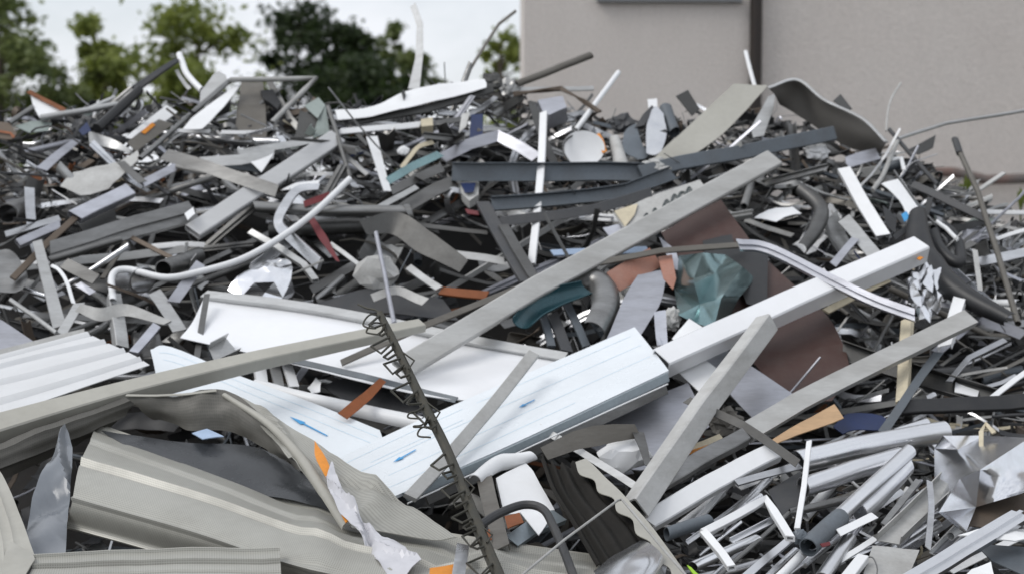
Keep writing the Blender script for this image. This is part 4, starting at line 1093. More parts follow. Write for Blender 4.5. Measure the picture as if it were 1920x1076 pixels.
Pl('white_scrap', 'small torn white bit below the long tray', 'scrap', 'white', '576,720 592,704 602,712 600,732 584,738', .44, amp=.05)
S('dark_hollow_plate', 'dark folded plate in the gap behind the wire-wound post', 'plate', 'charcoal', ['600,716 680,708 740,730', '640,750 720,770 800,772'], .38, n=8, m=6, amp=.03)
B('cup_profile', 'small grey channel stub in front of the tray left end', 'channel', 'grey_light', 'U', 36, '398,668 436,646', .56)
# white ribbed panel on the left and its long rail
rp_ = S('ribbed_cladding', 'white ribbed panel lying flat at the left edge', 'panel', 'panel_grey', ['-30,672,0.56 60,648,0.56 158,622,0.56', '-30,700,0.66 80,672,0.66 205,644,0.66', '-30,740,0.78 100,708,0.78 250,664,0.78', '-30,790,0.86 120,738,0.86 280,682,0.86'], .78, n=20, m=90, amp=.004, ribs=lambda v: step_ribs([.05, .27, .53, .80], .012, .010)(v) - step_ribs([.09, .30, .56, .84], .018, .010)(v), freq=2)
B('lip', None, None, 'offwhite', 'bar', 12, '-30,668 60,645 158,621', .58, roll=40, parent=rp_)
B('long_rail', 'long pale bent rail running from the left edge to the wire-wound post', 'rail', 'beige', 'box', [50, 42, 36, 28, 23], '-30,806 120,764 260,728 480,676 700,627 790,606', .92, c=1, roll=48, h=30, wob=.001)
S('shadow_fold', 'grey folded perforated sheet hanging under the long pale rail', 'sheet', 'mesh_shade', ['-30,836,0.95 110,790,0.95 236,742,0.95', '-30,870,0.9 110,815,0.9 250,760,0.9', '-30,915,0.72 90,858,0.72 200,806,0.72'], .84, n=16, m=18, amp=.02, freq=4, ribs=step_ribs([.3, .7], .012, .04))  # shadow under the rail is put into its dark colour
S('film_covered_cladding', 'bluish film-covered panel with one blue arrow, partly under the bent mesh sheet', 'panel', 'foil', ['282,656 318,650 440,700 580,752 712,806', '290,690 380,730 520,790 650,850 740,890', '300,750 420,790 520,850 640,910 720,950'], .54, n=20, m=14, amp=.004, freq=2)
fp = bpy.data.objects['film_covered_cladding']
def arrow(par, tail, head, wpx, o, mat='blue_print'):
    P = pts3(f'{tail[0]},{tail[1]} {head[0]},{head[1]}', o)
    k = scale_at(f'{tail[0]},{tail[1]}', o)
    d = P[1] - P[0]; e = unit(d)
    up = unit(np.cross(e, CAM - P[0])); w = wpx * k
    a = P[0]; hb = P[1] - e * min(np.linalg.norm(d) * .38, w * 3.2)
    V = [a - up * w * .35, hb - up * w * .5, hb - up * w * 1.5, P[1], hb + up * w * 1.5, hb + up * w * .5, a + up * w * .35]
    t_ = unit(CAM - P[0]) * .0012
    n = len(V)
    V2 = V + [v - t_ for v in V]
    Fc = [tuple(range(n)), tuple(range(2 * n - 1, n - 1, -1))] + [(i, (i + 1) % n, n + (i + 1) % n, n + i) for i in range(n)]
    return build('printed_arrow', V2, Fc, mat, par, smooth=False)
def gpoint(G, u, v):
    n, m, _ = G.shape
    i = min(n - 1.001, u * (n - 1)); j = min(m - 1.001, v * (m - 1))
    a, b = int(i), int(j); f, g_ = i - a, j - b
    return G[a, b] * (1 - f) * (1 - g_) + G[a + 1, b] * f * (1 - g_) + G[a, b + 1] * (1 - f) * g_ + G[a + 1, b + 1] * f * g_
def surf_line(ob, u0, u1, v, w, mat, name='printed_line', n=14, v1=None):
    """a thin printed line lying 1 mm proud of a sheet"""
    G = ob_grid[ob.name]
    V, Fc = [], []
    v1 = v if v1 is None else v1
    for i in range(n):
        t = i / (n - 1); u = u0 + (u1 - u0) * t; vv = v + (v1 - v) * t
        for s_ in (-.5, .5):
            p = gpoint(G, u, vv + s_ * w); V.append(p + unit(CAM - p) * .0016)
    for i in range(n - 1):
        Fc.append((2 * i, 2 * i + 1, 2 * i + 3, 2 * i + 2))
    k = len(V)
    V += [p - unit(CAM - p) * .001 for p in V]
    Fc += [tuple(k + q for q in reversed(f)) for f in Fc]
    return build(name, V, Fc, mat, ob)
def surf_arrow(ob, u0, u1, v0, v1, wid, mat='blue_print'):
    """flat arrow printed on a sheet from (u0,v0) tail to (u1,v1) head"""
    G = ob_grid[ob.name]
    a = gpoint(G, u0, v0); b = gpoint(G, u1, v1)
    d = unit(b - a); Ln = np.linalg.norm(b - a)
    nn = unit(np.cross(gpoint(G, .6, .5) - gpoint(G, .4, .5), gpoint(G, .5, .6) - gpoint(G, .5, .4)))
    if np.dot(nn, CAM - a) < 0: nn = -nn
    e = np.cross(nn, d)
    hb = b - d * Ln * .36
    V = [a - e * wid * .35, hb - e * wid * .5, hb - e * wid * 1.5, b, hb + e * wid * 1.5, hb + e * wid * .5, a + e * wid * .35]
    V = [p + nn * .005 for p in V]
    n = len(V); V2 = V + [p - nn * .001 for p in V]
    Fc = [tuple(range(n)), tuple(range(2 * n - 1, n - 1, -1))] + [(i, (i + 1) % n, n + (i + 1) % n, n + i) for i in range(n)]
    return build('printed_arrow', V2, Fc, mat, ob, smooth=False)
surf_arrow(fp, .70, .58, .38, .34, .008)
for v in (.10, .22): surf_line(fp, .1, .98, v, .008, 'blue_faint')
surf_line(fp, .80, .92, .52, .008, 'blue_faint')
ap = S('arrow_cladding', 'big bluish-white film-covered panel with two blue arrows in the centre', 'panel', 'foil', ['1190,612,0.6 1000,694,0.6 820,772,0.6 596,876,0.6', '1222,652,0.69 1030,738,0.69 860,816,0.69 648,912,0.69', '1254,694,0.78 1080,776,0.78 920,850,0.78 706,944,0.78'], .72, n=22, m=14, amp=.004, freq=1.5, t=.012)
surf_arrow(ap, .385, .445, .50, .51, .007)
surf_arrow(ap, .79, .86, .44, .47, .008)
for v, a, b in ((.13, .03, .55), (.13, .6, .97), (.30, .62, .9), (.36, .02, .98), (.62, .02, .9), (.82, .3, .98)):
    surf_line(ap, a, b, v, .008, 'blue_faint')
B('edge_strip', None, None, 'edge_blue', 'bar', 18, '1252,706 1080,788 920,862 760,930', .76, parent=ap, roll=-10, wob=.001)
B('edge_strip', None, None, 'grey', 'bar', 20, '1250,724 1080,806 930,876 800,934', .71, parent=ap, roll=-10, wob=.001)
B('film_seam', None, None, 'white', 'rod', 3, '1252,716 1080,797 920,872 764,940', .775, parent=ap, wob=.001)
B('pale_bar_on_panel', 'pale translucent-looking strip lying across the arrow panel', 'strip', 'offwhite', 'bar', 24, '1000,664 918,766 840,856 768,934', .86, roll=15)
B('short_grey_bar', 'short grey bar poking out under the lower edge of the arrow panel', 'bar', 'grey_light', 'flat', 15, '1010,798 1090,846 1196,910', .76)
bd_ = B('bent_band', 'grey bent band with a folded end right of the dark corrugated sheet', 'band', 'grey_warm', 'flat', [26, 34, 40, 26], '1020,850 1080,824 1150,812 1196,808', .84, roll=0)
B('folded_end', None, None, 'grey', 'flat', [24, 12], '1196,808 1206,838 1216,872', .83, parent=bd_)
Cr('film_crumple', 'crumpled clear white film under the grey bent band', 'film', 'white', 1170, 850, 44, 34, .66, 61, facet=2.6)
# lower left: perforated curtain panels
pf_ = S('perforated_cladding', 'big beige perforated ribbed panel in the lower left, narrowing to the right', 'panel', 'beige_perf', ['180,797,0.74 420,884,0.74 640,968,0.74 860,1008,0.74 1140,1048,0.74', '166,832,0.98 400,914,0.98 620,996,0.98 850,1036,0.98 1140,1070,0.98', '148,874,1.12 380,942,1.12 600,1018,1.12 840,1062,1.12 1140,1096,1.12', '136,932,1.12 360,996,1.12 580,1064,1.12 830,1098,1.12 1140,1120,1.12', '124,990,0.86 340,1048,0.86 560,1100,0.86 820,1130,0.86 1140,1140,0.86'], 1.05, n=34, m=96, amp=.006, freq=2, ribs=lambda v: step_ribs([.03, .44, .76, .97], .014, .012)(v) - step_ribs([.06, .20, .23, .47], .016, .010)(v), crease=[(.5, .02, .05, .10), (.72, -.025, .04, -.12), (.84, .02, .05, .1)])
B('rolled_edge', None, None, 'beige', 'bar', 10, '180,796 420,882 640,966 860,1006 1140,1046', .77, c=1, roll=40, parent=pf_)
bm_ = S('bent_mesh_sheet', 'bent perforated sheet arching over the bluish film panel', 'sheet', 'beige_perf', ['400,737 440,737 520,784 640,860 750,934 856,1006', '405,741 446,748 515,800 600,872 690,946 800,1010', '408,746 452,760 506,816 566,884 612,944 660,992'], .98, n=40, m=20, amp=.012, freq=4, crease=[(.45, .02, .05, .2), (.66, -.02, .04, -.3), (.82, .03, .06, .2)])
S('underside', None, None, 'mesh_shade', ['236,744,1.02 330,742,1.02 430,735,1.02 512,800,1.02 580,880,1.0', '262,762,.95 340,772,.95 430,772,.95 500,822,.95 560,880,.95', '290,784,.84 350,806,.84 430,808,.84 490,842,.84 545,880,.84'], .95, n=26, m=14, amp=.03, freq=6, parent=bm_)  # inner side coloured darker than its sheet to paint the shade
B('upper_edge', None, None, 'beige', 'bar', 6, '236,743 330,741 405,736', 1.03, c=1, roll=50, parent=bm_)
B('folded_rib', None, None, 'beige', 'arc', [10, 16, 22, 20], '420,738 500,790 560,850 602,912 650,985', 1.03, c=1, roll=20, parent=bm_)
S('dark_fold_sheet', 'dark smoky sheet painting the shade in the hollow under the bent perforated sheet', 'sheet', 'smoke_shade', ['190,806 330,830 480,838 590,900', '260,860 400,900 520,930 620,960'], .82, n=14, m=8, amp=.02)  # dark sheet drawn along the hollow's shadow, shade in its colour
Pl('glass_piece', 'pale piece showing through the hollow under the bent perforated sheet', 'scrap', 'skyblue', '360,812 388,804 420,820 380,824', .88)
S('smoke_sheet', 'twisted grey plastic sheet standing at the lower left', 'plastic sheet', 'smoke_plastic', ['122,798 96,860 60,930 40,1040', '128,810 112,880 88,950 80,1040', '136,832 134,900 126,970 122,1045'], 1.02, n=28, m=20, amp=.03, freq=5, angle=25, crease=[(.3, .03, .2, .3), (.65, -.03, .2, -.3)])
S('curled_sheet', 'beige sheet curling in at the lower left corner', 'sheet', 'beige', ['-20,852 10,900 40,970 66,1044', '-20,900 -4,940 14,1000 20,1060', '-20,960 -10,990 -4,1040 0,1090'], 1.18, n=16, m=12, amp=.008, ribs=step_ribs([.35, .7], .008, .03))
Pl('folded_corner_sheet', 'beige folded flap in the bottom left corner', 'flap', 'beige', '18,1010 60,1034 66,1050 40,1090 -10,1100 8,1050', 1.24, amp=.02)
S('bottom_strip', 'beige ribbed strip along the bottom left edge of the picture', 'strip', 'beige_perf', ['60,1042 200,1034 360,1028 524,1026', '60,1066 200,1060 360,1056 526,1054', '40,1100 200,1096 360,1094 528,1094'], 1.22, n=16, m=50, amp=.006, ribs=lambda v: step_ribs([.05, .42], .012, .02)(v) - step_ribs([.47, .72], .014, .02)(v))
B('pale_underrail', 'pale rail under the bottom strip near the centre', 'rail', 'offwhite', 'bar', 22, '510,1072 560,1060 640,1066', 1.0)
B('dark_gap_bar', 'dark brown bar under the perforated panel at the bottom', 'bar', 'grey_dark', 'bar', 26, '540,1058 700,1098 860,1120', 1.06)
# orange tag and hanging label
S('orange_tag', 'bright orange tag clipped on the bent perforated sheet', 'tag', 'orange', ['590,826 592,860 618,906', '598,838 616,870 622,896'], 1.10, n=10, m=5, amp=.01, freq=9)
S('white_label', 'crumpled white label strip hanging over the perforated panel', 'label', 'film_grey', ['622,862 612,900 632,950 668,990 700,1036 740,1090', '630,880 640,910 668,952 712,996 756,1020 790,1052'], 1.16, n=40, m=12, amp=.022, freq=8, angle=22, crease=[(.3, .03, .05, .2), (.6, -.03, .06, -.3), (.8, .02, .05, .3)])
Pl('orange_chip', 'tiny orange chip beside the white label strip', 'chip', 'orange', '640,964 648,962 654,974 648,978', 1.14)
# the wire-wound post
post_pts = '712,588 738,640 764,694 798,764 830,826 858,890 886,962 908,1016 940,1090'
def post_off(y): return float(np.interp(y, [588, 1090], [1.72, 1.30]))
post_pts3 = ' '.join(f"{q},{post_off(float(q.split(',')[1])):.3f}" for q in post_pts.split())
pst = B('wire_wound_post', 'dark post wound with square wire loops standing in the foreground', 'post', 'olive', 'rod', [16, 18, 20, 19, 22, 21], post_pts3, 1.22, c=1, wob=0)
PP = np.array([[float(v) for v in p.split(',')] for p in post_pts.split()])
PPc = catmull(np.c_[PP, np.zeros(len(PP))], 400)
R = random.Random(3)
def along(t):
    i = min(398, int(t * 399)); p = PPc[i][:2]; d = unit(PPc[i + 1][:2] - PPc[i][:2]); return p, d
pat = [(4, 0, .02), (37, 5, .05), (27, 25, .08), (2, 20, .04), (9, 28, .0), (24, 31, .03), (20, 40, .06), (3, 40, .04)]
for rep in range(11):
    t0 = .01 + rep * .09
    amp_ = R.uniform(.55, 1.3)
    if rep == 5: continue
    pts_ = []
    for a, b, dz in pat:
        p, d = along(min(.995, t0 + b / 46 * .083))
        q = np.array([-d[1], d[0]])        # to the left of the post, picture-wise
        q = q if q[0] < 0 else -q
        x, y = p + q * a * amp_ + np.array([R.uniform(-4, 4), R.uniform(-4, 4)])
        pts_.append(f'{x:.1f},{y:.1f},{post_off(y) + dz:.3f}')
    B('wire_loop', None, None, 'olive', 'rod', 5.0, ' '.join(pts_), parent=pst, wob=.001)
for rep in (2, 4, 7, 9):
    t0 = rep * .09
    p, d = along(t0); p2, d2 = along(t0 + .05)
    q = np.array([d[1], -d[0]]); q = q if q[0] > 0 else -q
    s_ = f'{p[0]+q[0]*6:.1f},{p[1]+q[1]*6:.1f} {p2[0]+q2 if False else p2[0]+q[0]*20:.1f},{p2[1]+q[1]*20:.1f} {p2[0]+q[0]*8:.1f},{p2[1]+8:.1f}'
    B('wire_loop', None, None, 'olive', 'rod', 3.4, s_, post_off(p[1]) + .02, parent=pst, wob=.001)
for t0 in (.38, .42, .45, .02, .05):
    p, d = along(t0)
    B('wire_tangle', None, None, 'olive', 'rod', 3.6, f'{p[0]},{p[1]},{post_off(p[1])} {p[0]-24:.1f},{p[1]-6+20*R.random():.1f},{post_off(p[1])+.05} {p[0]-34:.1f},{p[1]+14:.1f},{post_off(p[1])+.03} {p[0]-10:.1f},{p[1]+18:.1f},{post_off(p[1])+.06}', parent=pst, c=1, wob=.004)
B('twig_wire', 'thin dark wire branching left at the tip of the wire-wound post', 'wire', 'olive', 'rod', 4, '716,594 704,582 684,576 672,570', 1.72, c=1)
# foreground centre
B('brown_post', 'brown-grey upright profile behind the bent black tube', 'profile', 'grey_warm', 'N', 30, '908,888 922,950 940,1024', .92, roll=0)
Pl('white_casing', 'white angular casing right of the wire-wound post', 'casing', 'white', '930,896 986,868 1000,884 1040,956 946,964', .86, t=.03)
B('white_roll', 'crumpled white film roll above the white angular casing', 'film', 'white', 'arc', [26, 34, 20], '892,898 930,868 962,860 1000,852', .90, c=1)
Pl('white_funnel', 'white pointed scrap below the white angular casing', 'scrap', 'white', '975,958 1010,954 1028,976 1010,1002', .88)
Pl('orange_piece', 'orange piece inside the bent black tube', 'scrap', 'orange_rust', '946,968 974,960 982,978 952,990', .94)
Pl('orange_piece', 'small orange piece right beside the foot of the wire-wound post', 'scrap', 'orange_rust', '908,996 918,990 922,1008 910,1012', .94)
B('slate_rail_low', 'slate-blue rail behind the bent black tube', 'rail', 'edge_blue', 'N', 30, '960,1012 1000,985 1050,965', .84)
B('black_hoop', 'bent black tube hoop beside the foot of the wire-wound post', 'tube', 'charcoal', 'rod', 17, '898,988 940,962 985,946 1018,956 1038,990 1056,1030 1078,1090', 1.14, c=1)
S('dark_corrugated_sheet', 'dark corrugated sheet with a torn upper edge near the bottom centre', 'sheet', 'sheet_dark', ['1010,848 1036,920 1078,992 1118,1060', '1044,866 1074,932 1120,996 1160,1060', '1078,858 1128,930 1180,986 1222,1050', '1096,862 1160,934 1216,992 1266,1060'], .98, n=30, m=60, amp=.006, freq=3, ribs=lambda v: .010 * math.sin(v * 2 * math.pi * 5.5), tear=.4)
lr = []
for i in range(13):
    t = i / 12
    x, y = 1098 + t * 212, 858 + t * 250 - 18 * math.sin(t * math.pi)
    lr.append((x, y))
railA = ' '.join(f'{x:.0f},{y:.0f}' for x, y in lr)
railB = ' '.join(f'{x - 22 - (7 if i % 2 else -3):.0f},{y + 10 + (3 if i % 2 else -3):.0f}' for i, (x, y) in enumerate(lr))
S('scalloped_edge', 'beige scalloped edge of corrugated sheet beside the dark corrugated sheet', 'sheet', 'beige', [railA, railB], 1.06, n=60, m=6, amp=.004)
S('silver_duct', 'curved shiny silver duct end at the bottom centre', 'duct', 'duct', ['1086,1094,1.0 1140,1050,1.0 1205,1012,1.0', '1120,1092,1.14 1170,1046,1.14 1222,1020,1.1', '1180,1100,1.16 1215,1060,1.16 1240,1036,1.12', '1230,1110,.98 1246,1084,1.0 1252,1060,1.0'], 1.12, n=18, m=18, amp=.008)
B('thin_white_wire', 'thin white wire bent to a peak at the bottom centre', 'wire', 'offwhite', 'rod', 5, '975,1086 1060,1014 1158,940 1166,938 1220,1000 1296,1090', 1.24, wob=.001)
br = B('metal_bracket', 'small steel bracket with teeth at the foot of the wire-wound post', 'bracket', 'alu', 'N', 24, '868,1020 858,1090', 1.26, roll=0)
Pl('orange_block', 'bright orange block at the bottom edge by the steel bracket', 'block', 'orange', '806,1064 850,1058 856,1090 804,1090', 1.22, t=.03)
# lower right: tubes and profiles
tA = B('open_tube', 'grey tube with a round open end at the lower right', 'tube', 'alu_bright', 'tube', 38, '1506,912 1600,882 1690,856', .66, skew=(0, 0))
tB = B('sleeved_tube', 'bright tube with a dark plastic sleeve at its lower end', 'tube', 'alu_bright', 'tube', 29, '1520,1018 1612,932 1706,846', .82, skew=(0, 0))
B('sleeve', None, None, 'bluegrey', 'tube', 37, '1516,1024 1576,968', .83, parent=tB, skew=(0, 0))
Cr('plastic_clamp', 'dark plastic clamp left of the dark tube sleeve', 'clamp', 'bluegrey', 1500, 1005, 15, 13, .86, 71, amp=.25)
B('wide_tube', 'wide bluish aluminium tube above the open tube', 'tube', 'alu_bright', 'tube', 42, '1496,862 1640,832 1772,806', .58)
B('upper_tube', 'short pale tube behind the wide bluish tube', 'tube', 'alu_bright', 'tube', 22, '1670,816 1738,794', .54)
B('thin_white_post', 'thin white post standing in front of the open tube', 'post', 'white', 'bar', 11, '1517,828 1508,910 1494,994', .80)
B('oval_tube', 'broad rounded aluminium profile right of the sleeved tube', 'profile', 'alu_bright', 'tube', 40, '1612,964 1698,872', .70, h=20)
B('white_flat', 'white flat profile below the sleeved tube', 'profile', 'white', 'L', 17, '1572,998 1640,964', .84)
for a, w_, m_, kd, lb in [('1394,1084 1484,1008', 16, 'alu_bright', 'bar', 'leftmost of the slim bars below the white frame'), ('1430,1090 1492,1030', 13, 'alu', 'rod', 'second slim rod below the white frame'), ('1456,1086 1516,1028', 18, 'white', 'tube', 'pale tube end under the dark plastic sleeve'), ('1540,1086 1592,1010', 28, 'alu_bright', 'tube', 'stout tube under the white flat profile'),
                          ('1300,1060 1420,1010', 20, 'alu_bright', 'tube', 'level tube behind the white frame'), ('1250,1000 1330,975', 26, 'bluegrey', 'tube', 'dark blue tube left of the white frame'), ('1480,960 1600,935', 16, 'alu_dull', 'tube', 'slim tube behind the thin white post'), ('1380,905 1500,872', 14, 'alu', 'bar', 'slim bar between the silver profile and the open tube'),
                          ('1560,1060 1640,1010', 12, 'white', 'bar', 'slim white bar near the small beige plate'), ('1340,1086 1480,960', 9, 'grey', 'rod', 'thin grey rod passing behind the white frame')]:
    B('slim_bar', lb, 'tube' if kd == 'tube' else 'bar', m_, kd, w_, a, .72)
B('silver_profile', 'broad silver-white profile sloping up right of the thick grey post', 'profile', 'white', 'box', 38, '1208,978 1330,908 1456,846', .72, h=22)
B('grey_box_rail', 'dark-edged grey box rail above the broad silver-white profile', 'rail', 'alu_dull', 'box', 30, '1240,906 1310,864 1396,822', .78)
B('orange_stick', 'thin orange stick above the grey box rail', 'stick', 'orange', 'bar', 8, '1282,852 1360,828', .70)
B('cream_stick', 'cream flat strip above the thin orange stick', 'strip', 'cream', 'flat', 12, '1290,842 1352,818', .68)
B('blue_stick', 'light-blue strip below the thin orange stick', 'strip', 'skyblue', 'flat', 9, '1284,864 1330,848', .69)
wf = B('corner_framework', 'white open frame corner standing at the bottom right of the corrugated sheet', 'frame', 'white', 'box', 16, '1318,998 1382,966 1436,936 1482,1008', .92, h=12)
B('lower_leg', None, None, 'white', 'box', 16, '1320,996 1372,1064', .92, parent=wf, h=12)
Pl('dark_triangle_sheet', 'dark triangular sheet behind the white frame corner', 'sheet', 'charcoal', '1440,920 1502,882 1504,950 1470,966', .64)
Pl('green_spot', 'small lime-green sticker scrap at the bottom centre', 'scrap', 'green_dot', '1288,1056 1296,1060 1312,1076 1302,1076', 1.02)
# crumpled reflective sheet at the right edge
def facets(name, label, cat, mat, V2, Fc, o, dz, nz=.004, ang=32, fq=9):
    V = []
    for (x, y), q in zip(V2, dz):
        V.append(at(x, y, heap_depth(x, y) - o - q))
    V = np.array(V); n = len(V)
    c = V.mean(0)
    nn = unit(CAM - c) * .004
    bm = bmesh.new()
    vs = [bm.verts.new(v) for v in V]
    for f in Fc: bm.faces.new([vs[i] for i in f])
    bmesh.ops.subdivide_edges(bm, edges=bm.edges[:], cuts=5, use_grid_fill=True)
    for v in bm.verts: v.co += Vector(unit(CAM - c) * nz * fbm(v.co, fq, 3))
    bm.verts.index_update()
    W = np.array([v.co[:] for v in bm.verts]); k = len(W)
    G_ = [tuple(v.index for v in f.verts) for f in bm.faces]
    bnd = [(e.verts[0].index, e.verts[1].index) for e in bm.edges if e.is_boundary]
    bm.free()
    V3 = np.concatenate([W, W - nn])
    F3 = G_ + [tuple(k + i for i in reversed(f)) for f in G_] + [(a, b, k + b, k + a) for a, b in bnd]
    return tag(build(name, V3, F3, mat, angle=ang), label, cat)
facets('folded_foil', 'mirror-like folded metal sheet at the right edge reflecting the sky', 'sheet', 'chrome',
       [(1752, 840), (1768, 816), (1844, 816), (1930, 820), (1796, 842), (1838, 880), (1930, 884), (1800, 896), (1752, 898), (1760, 960), (1830, 950), (1930, 920), (1810, 1000)],
       [(0, 1, 4), (1, 2, 4), (2, 5, 4), (2, 3, 5), (3, 6, 5), (0, 4, 7, 8), (4, 5, 7), (8, 7, 9), (7, 10, 9), (7, 5, 10), (5, 6, 11, 10), (9, 10, 12)], .72,
       [-.12, .14, -.05, .10, .02, .30, -.02, .16, -.08, .10, -.06, .10, .0])
Pl('tan_board', 'tan board under the mirror-like folded sheet', 'board', 'brown', '1806,940 1925,900 1925,980 1850,988 1812,984', .62)
B('cream_hook', 'cream hook standing above the mirror-like folded sheet', 'hook', 'cream', 'bar', 9, '1840,850 1840,808 1848,794 1864,812', .78)
B('channel_profile', 'pale channel profile left of the mirror-like folded sheet', 'profile', 'offwhite', 'U', 36, '1664,1018 1776,908', .78)
B('thin_leaning_bar', 'thin dark-edged bar left of the pale channel profile', 'bar', 'alu_dull', 'bar', 12, '1656,984 1722,900', .74)
B('curved_grey_strip', 'grey curved strip standing below the mirror-like folded sheet', 'strip', 'alu', 'flat', 12, '1742,900 1746,950 1738,1024', .9, c=1)
B('grooved_bar', 'big grooved aluminium bar at the bottom right corner', 'bar', 'alu_bright', 'S', 34, '1700,1090 1800,1030 1914,964', .90, roll=30)
Pl('white_wrap', 'white crumpled wrap right of the grooved bar', 'wrap', 'white', '1796,1000 1850,996 1925,984 1925,1018 1860,1016', .84, amp=.04)
Pl('beige_plate', 'small beige plate at the bottom right', 'plate', 'offwhite', '1614,1090 1636,1024 1724,1030 1698,1090', .90)
B('white_box_section', 'white box end beside the small beige plate', 'box', 'white', 'box', 22, '1584,1088 1618,1046', .94)
B('wire_loop_small', 'thin wire loop on the small beige plate', 'wire', 'grey', 'rod', 3, '1618,1046 1636,1044 1645,1066 1640,1090', .96, c=1)
Pl('white_corner', 'white sheet corner at the bottom edge on the right', 'sheet', 'white', '1800,1090 1822,1066 1858,1052 1866,1090', .96)
B('red_clip', 'tiny dark red clip under the dark plastic sleeve', 'clip', 'red', 'bar', 8, '1540,1022 1556,1018', .9)
Pl('grey_slab', 'bluish-grey slab at the right bottom edge under the white wrap', 'plate', 'bluegrey', '1830,1020 1925,1024 1925,1080 1860,1050', .74)
facets('teal_foil', 'crumpled teal foil sheet with shiny folds on the red-brown sheet', 'foil', 'teal',
       [(1272, 480), (1318, 474), (1362, 478), (1392, 500), (1416, 522), (1384, 560), (1368, 596), (1338, 616), (1300, 604), (1272, 590), (1264, 540), (1300, 525), (1340, 512), (1352, 560), (1312, 570)],
       [(0, 1, 11), (1, 2, 12), (1, 12, 11), (2, 3, 12), (3, 4, 13), (3, 13, 12), (4, 5, 13), (5, 6, 13), (6, 7, 13), (7, 8, 14), (7, 14, 13), (8, 9, 14), (9, 10, 14), (10, 0, 11), (10, 11, 14), (11, 12, 14), (12, 13, 14)], .56,
       [-.10, .02, -.10, .05, -.12, .02, -.10, .04, -.05, .02, -.16, .16, -.04, .20, .02], nz=.008, ang=50, fq=8)

# ------------------------------------------------------------------ single pieces of clutter between the big ones
KNAME = {'flat': ('metal_strip', 'flat strip', 'strip'), 'L': ('angle_offcut', 'angle profile offcut', 'profile'), 'U': ('channel_offcut', 'open channel offcut', 'profile'),
         'tube': ('tube_offcut', 'round tube', 'tube'), 'box': ('box_section_offcut', 'square tube offcut', 'tube'), 'sheet': ('sheet_scrap', 'bent sheet scrap', 'sheet scrap'),
         'curl': ('curled_strip', 'curled strip', 'strip'), 'rod': ('thin_rod', 'thin rod', 'rod'), 'N': ('channel_offcut', 'upturned channel offcut', 'profile'), 'S': ('window_profile_offcut', 'stepped window-frame offcut', 'profile')}
CNAME = {'alu': 'shiny aluminium', 'alu_dull': 'dull aluminium', 'grey': 'mid-grey', 'grey_light': 'light grey', 'white': 'white', 'offwhite': 'dirty white', 'lavender': 'bluish-grey',
         'grey_dark': 'dark grey', 'charcoal': 'charcoal', 'black': 'black', 'bluegrey': 'slate-blue', 'grey_warm': 'warm grey', 'brown': 'brown', 'chrome': 'mirror-bright', 'rust': 'rusty',
         'greenish': 'pale green-grey', 'cream': 'cream', 'blue': 'dark blue', 'red': 'dark red', 'orange': 'orange'}
AP = np.array([q[0] for q in ANCHORS]); AN = [q[1].replace('_', ' ') for q in ANCHORS]
UNIQ = [i for i, n_ in enumerate(AN) if AN.count(n_) == 1]
AP = AP[UNIQ]; AN = [AN[i] for i in UNIQ]
def beside(px, py):
    i = int(np.argmin(((AP - (px, py)) ** 2).sum(1)))
    dx, dy = px - AP[i][0], py - AP[i][1]
    rel = ('right of' if dx > 0 else 'left of') if abs(dx) > abs(dy) else ('below' if dy > 0 else 'above')
    return f'{rel} the {AN[i]}'
def tilt_word(V):
    V = np.asarray(V); c = V.mean(0)
    q = np.stack([(V - c) @ RGT, (V - c) @ UPV], 1)
    w_, e_ = np.linalg.eigh(q.T @ q)
    a = math.degrees(math.atan2(e_[1, 1], e_[0, 1])) % 180
    return 'lying level' if a < 14 or a > 166 else 'rising right' if a < 68 else 'upright' if a < 112 else 'rising left'
R = random.Random(5)
REG = [((-20, 1940, 0, 400), 400), ((-20, 1300, 400, 620), 50), ((1300, 1940, 400, 620), 110), ((1480, 1940, 620, 860), 80), ((1480, 1940, 860, 1090), 35), ((0, 640, 540, 700), 25), ((860, 1500, 640, 1090), 60), ((0, 860, 700, 1090), 20)]
for (x0, x1, y0, y1), cnt in REG:
    for i in range(cnt):
        px = R.uniform(x0, x1)
        lo = max(y0, sil(px) + 4)
        if lo > y1: continue
        py = R.uniform(lo, y1)
        if ((330 < py < 440 and 1380 < px < 1520) or (620 < py < 780 and px > 1620)) and R.random() < .5: continue
        kind = R.choices(KINDS_, KW)[0]
        mat = R.choices(PN, PW)[0]
        w = R.choice([R.uniform(.009, .022), R.uniform(.014, .042)])
        if kind == 'rod': w *= .4
        L_ = R.choice([R.uniform(.16, .5), R.uniform(.4, 1.25), R.uniform(.4, 1.25)])
        if kind in ('sheet', 'curl'): L_ = min(L_, .55)
        if py < sil(px) + 40: L_ = min(L_ * .6, .38)
        w *= .8 if L_ > .6 else 1
        d = heap_depth(px, py) + R.uniform(-.02, .24)
        V, Fc = scrap(R, kind, at(px, py, d), L_, w)
        nm, lab, cat = KNAME[kind]
        lb = f"{'wide ' if w > .034 else 'narrow ' if w < .014 else ''}{'long' if L_ > .55 else 'short' if L_ < .24 else 'medium'} {CNAME[mat]} {lab}, {tilt_word(V)}, just {beside(px, py)}"
        tag(build(nm, V, Fc, mat), lb, cat, f'{CNAME[mat]} {lab}s in the clutter')

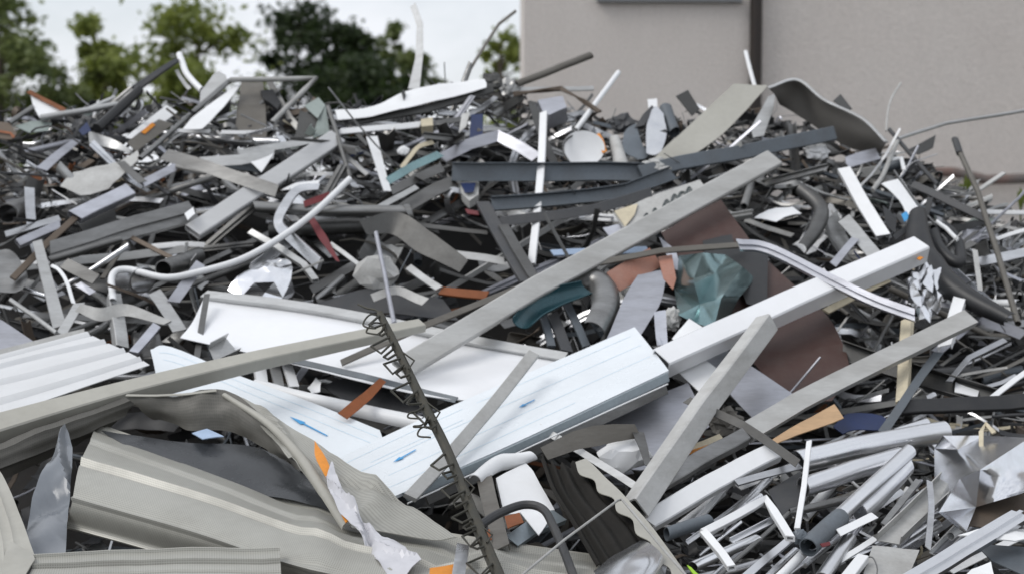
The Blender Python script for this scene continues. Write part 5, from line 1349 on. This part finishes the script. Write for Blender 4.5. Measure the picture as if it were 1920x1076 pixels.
R = random.Random(404)
for i in range(95):
    px = R.uniform(-10, 1930); py = R.uniform(sil(px) + 25, 600)
    if 1180 < px < 1560 and py > 420: continue
    kind = R.choices(['flat', 'L', 'U', 'S', 'curl', 'sheet', 'arc', 'tube'], [3, 3, 2, 3, 3, 3, 2, 2])[0]
    mat = R.choices(['alu', 'alu_dull', 'grey_light', 'lavender', 'offwhite', 'grey', 'white'], [3, 5, 2, 1.5, 1, 5, .6])[0]
    L_ = R.uniform(.4, 1.1) * (.6 if kind in ('sheet', 'curl') else 1); w = R.uniform(.026, .055) * (.75 if kind == 'sheet' else 1)
    if py < sil(px) + 60: L_ *= .6
    V, Fc = scrap(R, kind, at(px, py, heap_depth(px, py) + R.uniform(-.06, .10)), L_, w)
    nm, lab, cat = KNAME.get(kind, ('gutter_piece', 'curved gutter piece', 'gutter'))
    lb = f"broad {'long ' if L_ > .6 else ''}{CNAME[mat]} {lab}, {tilt_word(V)}, just {beside(px, py)}"
    tag(build(nm, V, Fc, mat), lb, cat, f'{CNAME[mat]} {lab}s in the clutter')
R = random.Random(77)
for i in range(46):
    x0 = R.uniform(1260, 1800); y0 = R.uniform(900, 1085)
    a = math.radians(R.gauss(36, 11)); L_ = R.uniform(90, 230)
    x1, y1 = x0 + L_ * math.cos(a), y0 - L_ * math.sin(a)
    if y1 < 860: continue
    mt = R.choice(['alu_bright', 'alu_bright', 'alu', 'white', 'lavender'])
    kd = R.choice(['tube', 'tube', 'rod', 'L', 'U'])
    P = subdivide([at(x0, y0, heap_depth(x0, y0) - R.uniform(.3, .56)), at(x1, y1, heap_depth(x1, y1) - R.uniform(.3, .56))], .12)
    w = R.uniform(8, 22) * (.6 if kd == 'rod' else 1) * 6 / FPX
    V, Fc = sweep(P, kd, w, roll=R.uniform(0, 40), R=R)
    cn_ = {'alu_bright': 'bright aluminium', 'alu': 'shiny aluminium', 'white': 'white', 'lavender': 'bluish-grey'}[mt]
    kn = {'tube': 'slim tube', 'rod': 'slim rod', 'L': 'slim angle profile', 'U': 'slim open channel'}[kd]
    lb = f"{'long' if L_ > 180 else 'short' if L_ < 125 else 'medium'} {cn_} {kn}, {'steep' if a > .72 else 'flat' if a < .5 else 'slanting'}, just {beside((x0 + x1) / 2, (y0 + y1) / 2)}"
    tag(build(kn.replace(' ', '_'), V, Fc, mt), lb, 'tube' if kd == 'tube' else 'rod' if kd == 'rod' else 'profile', 'slim bars packed at the lower right')
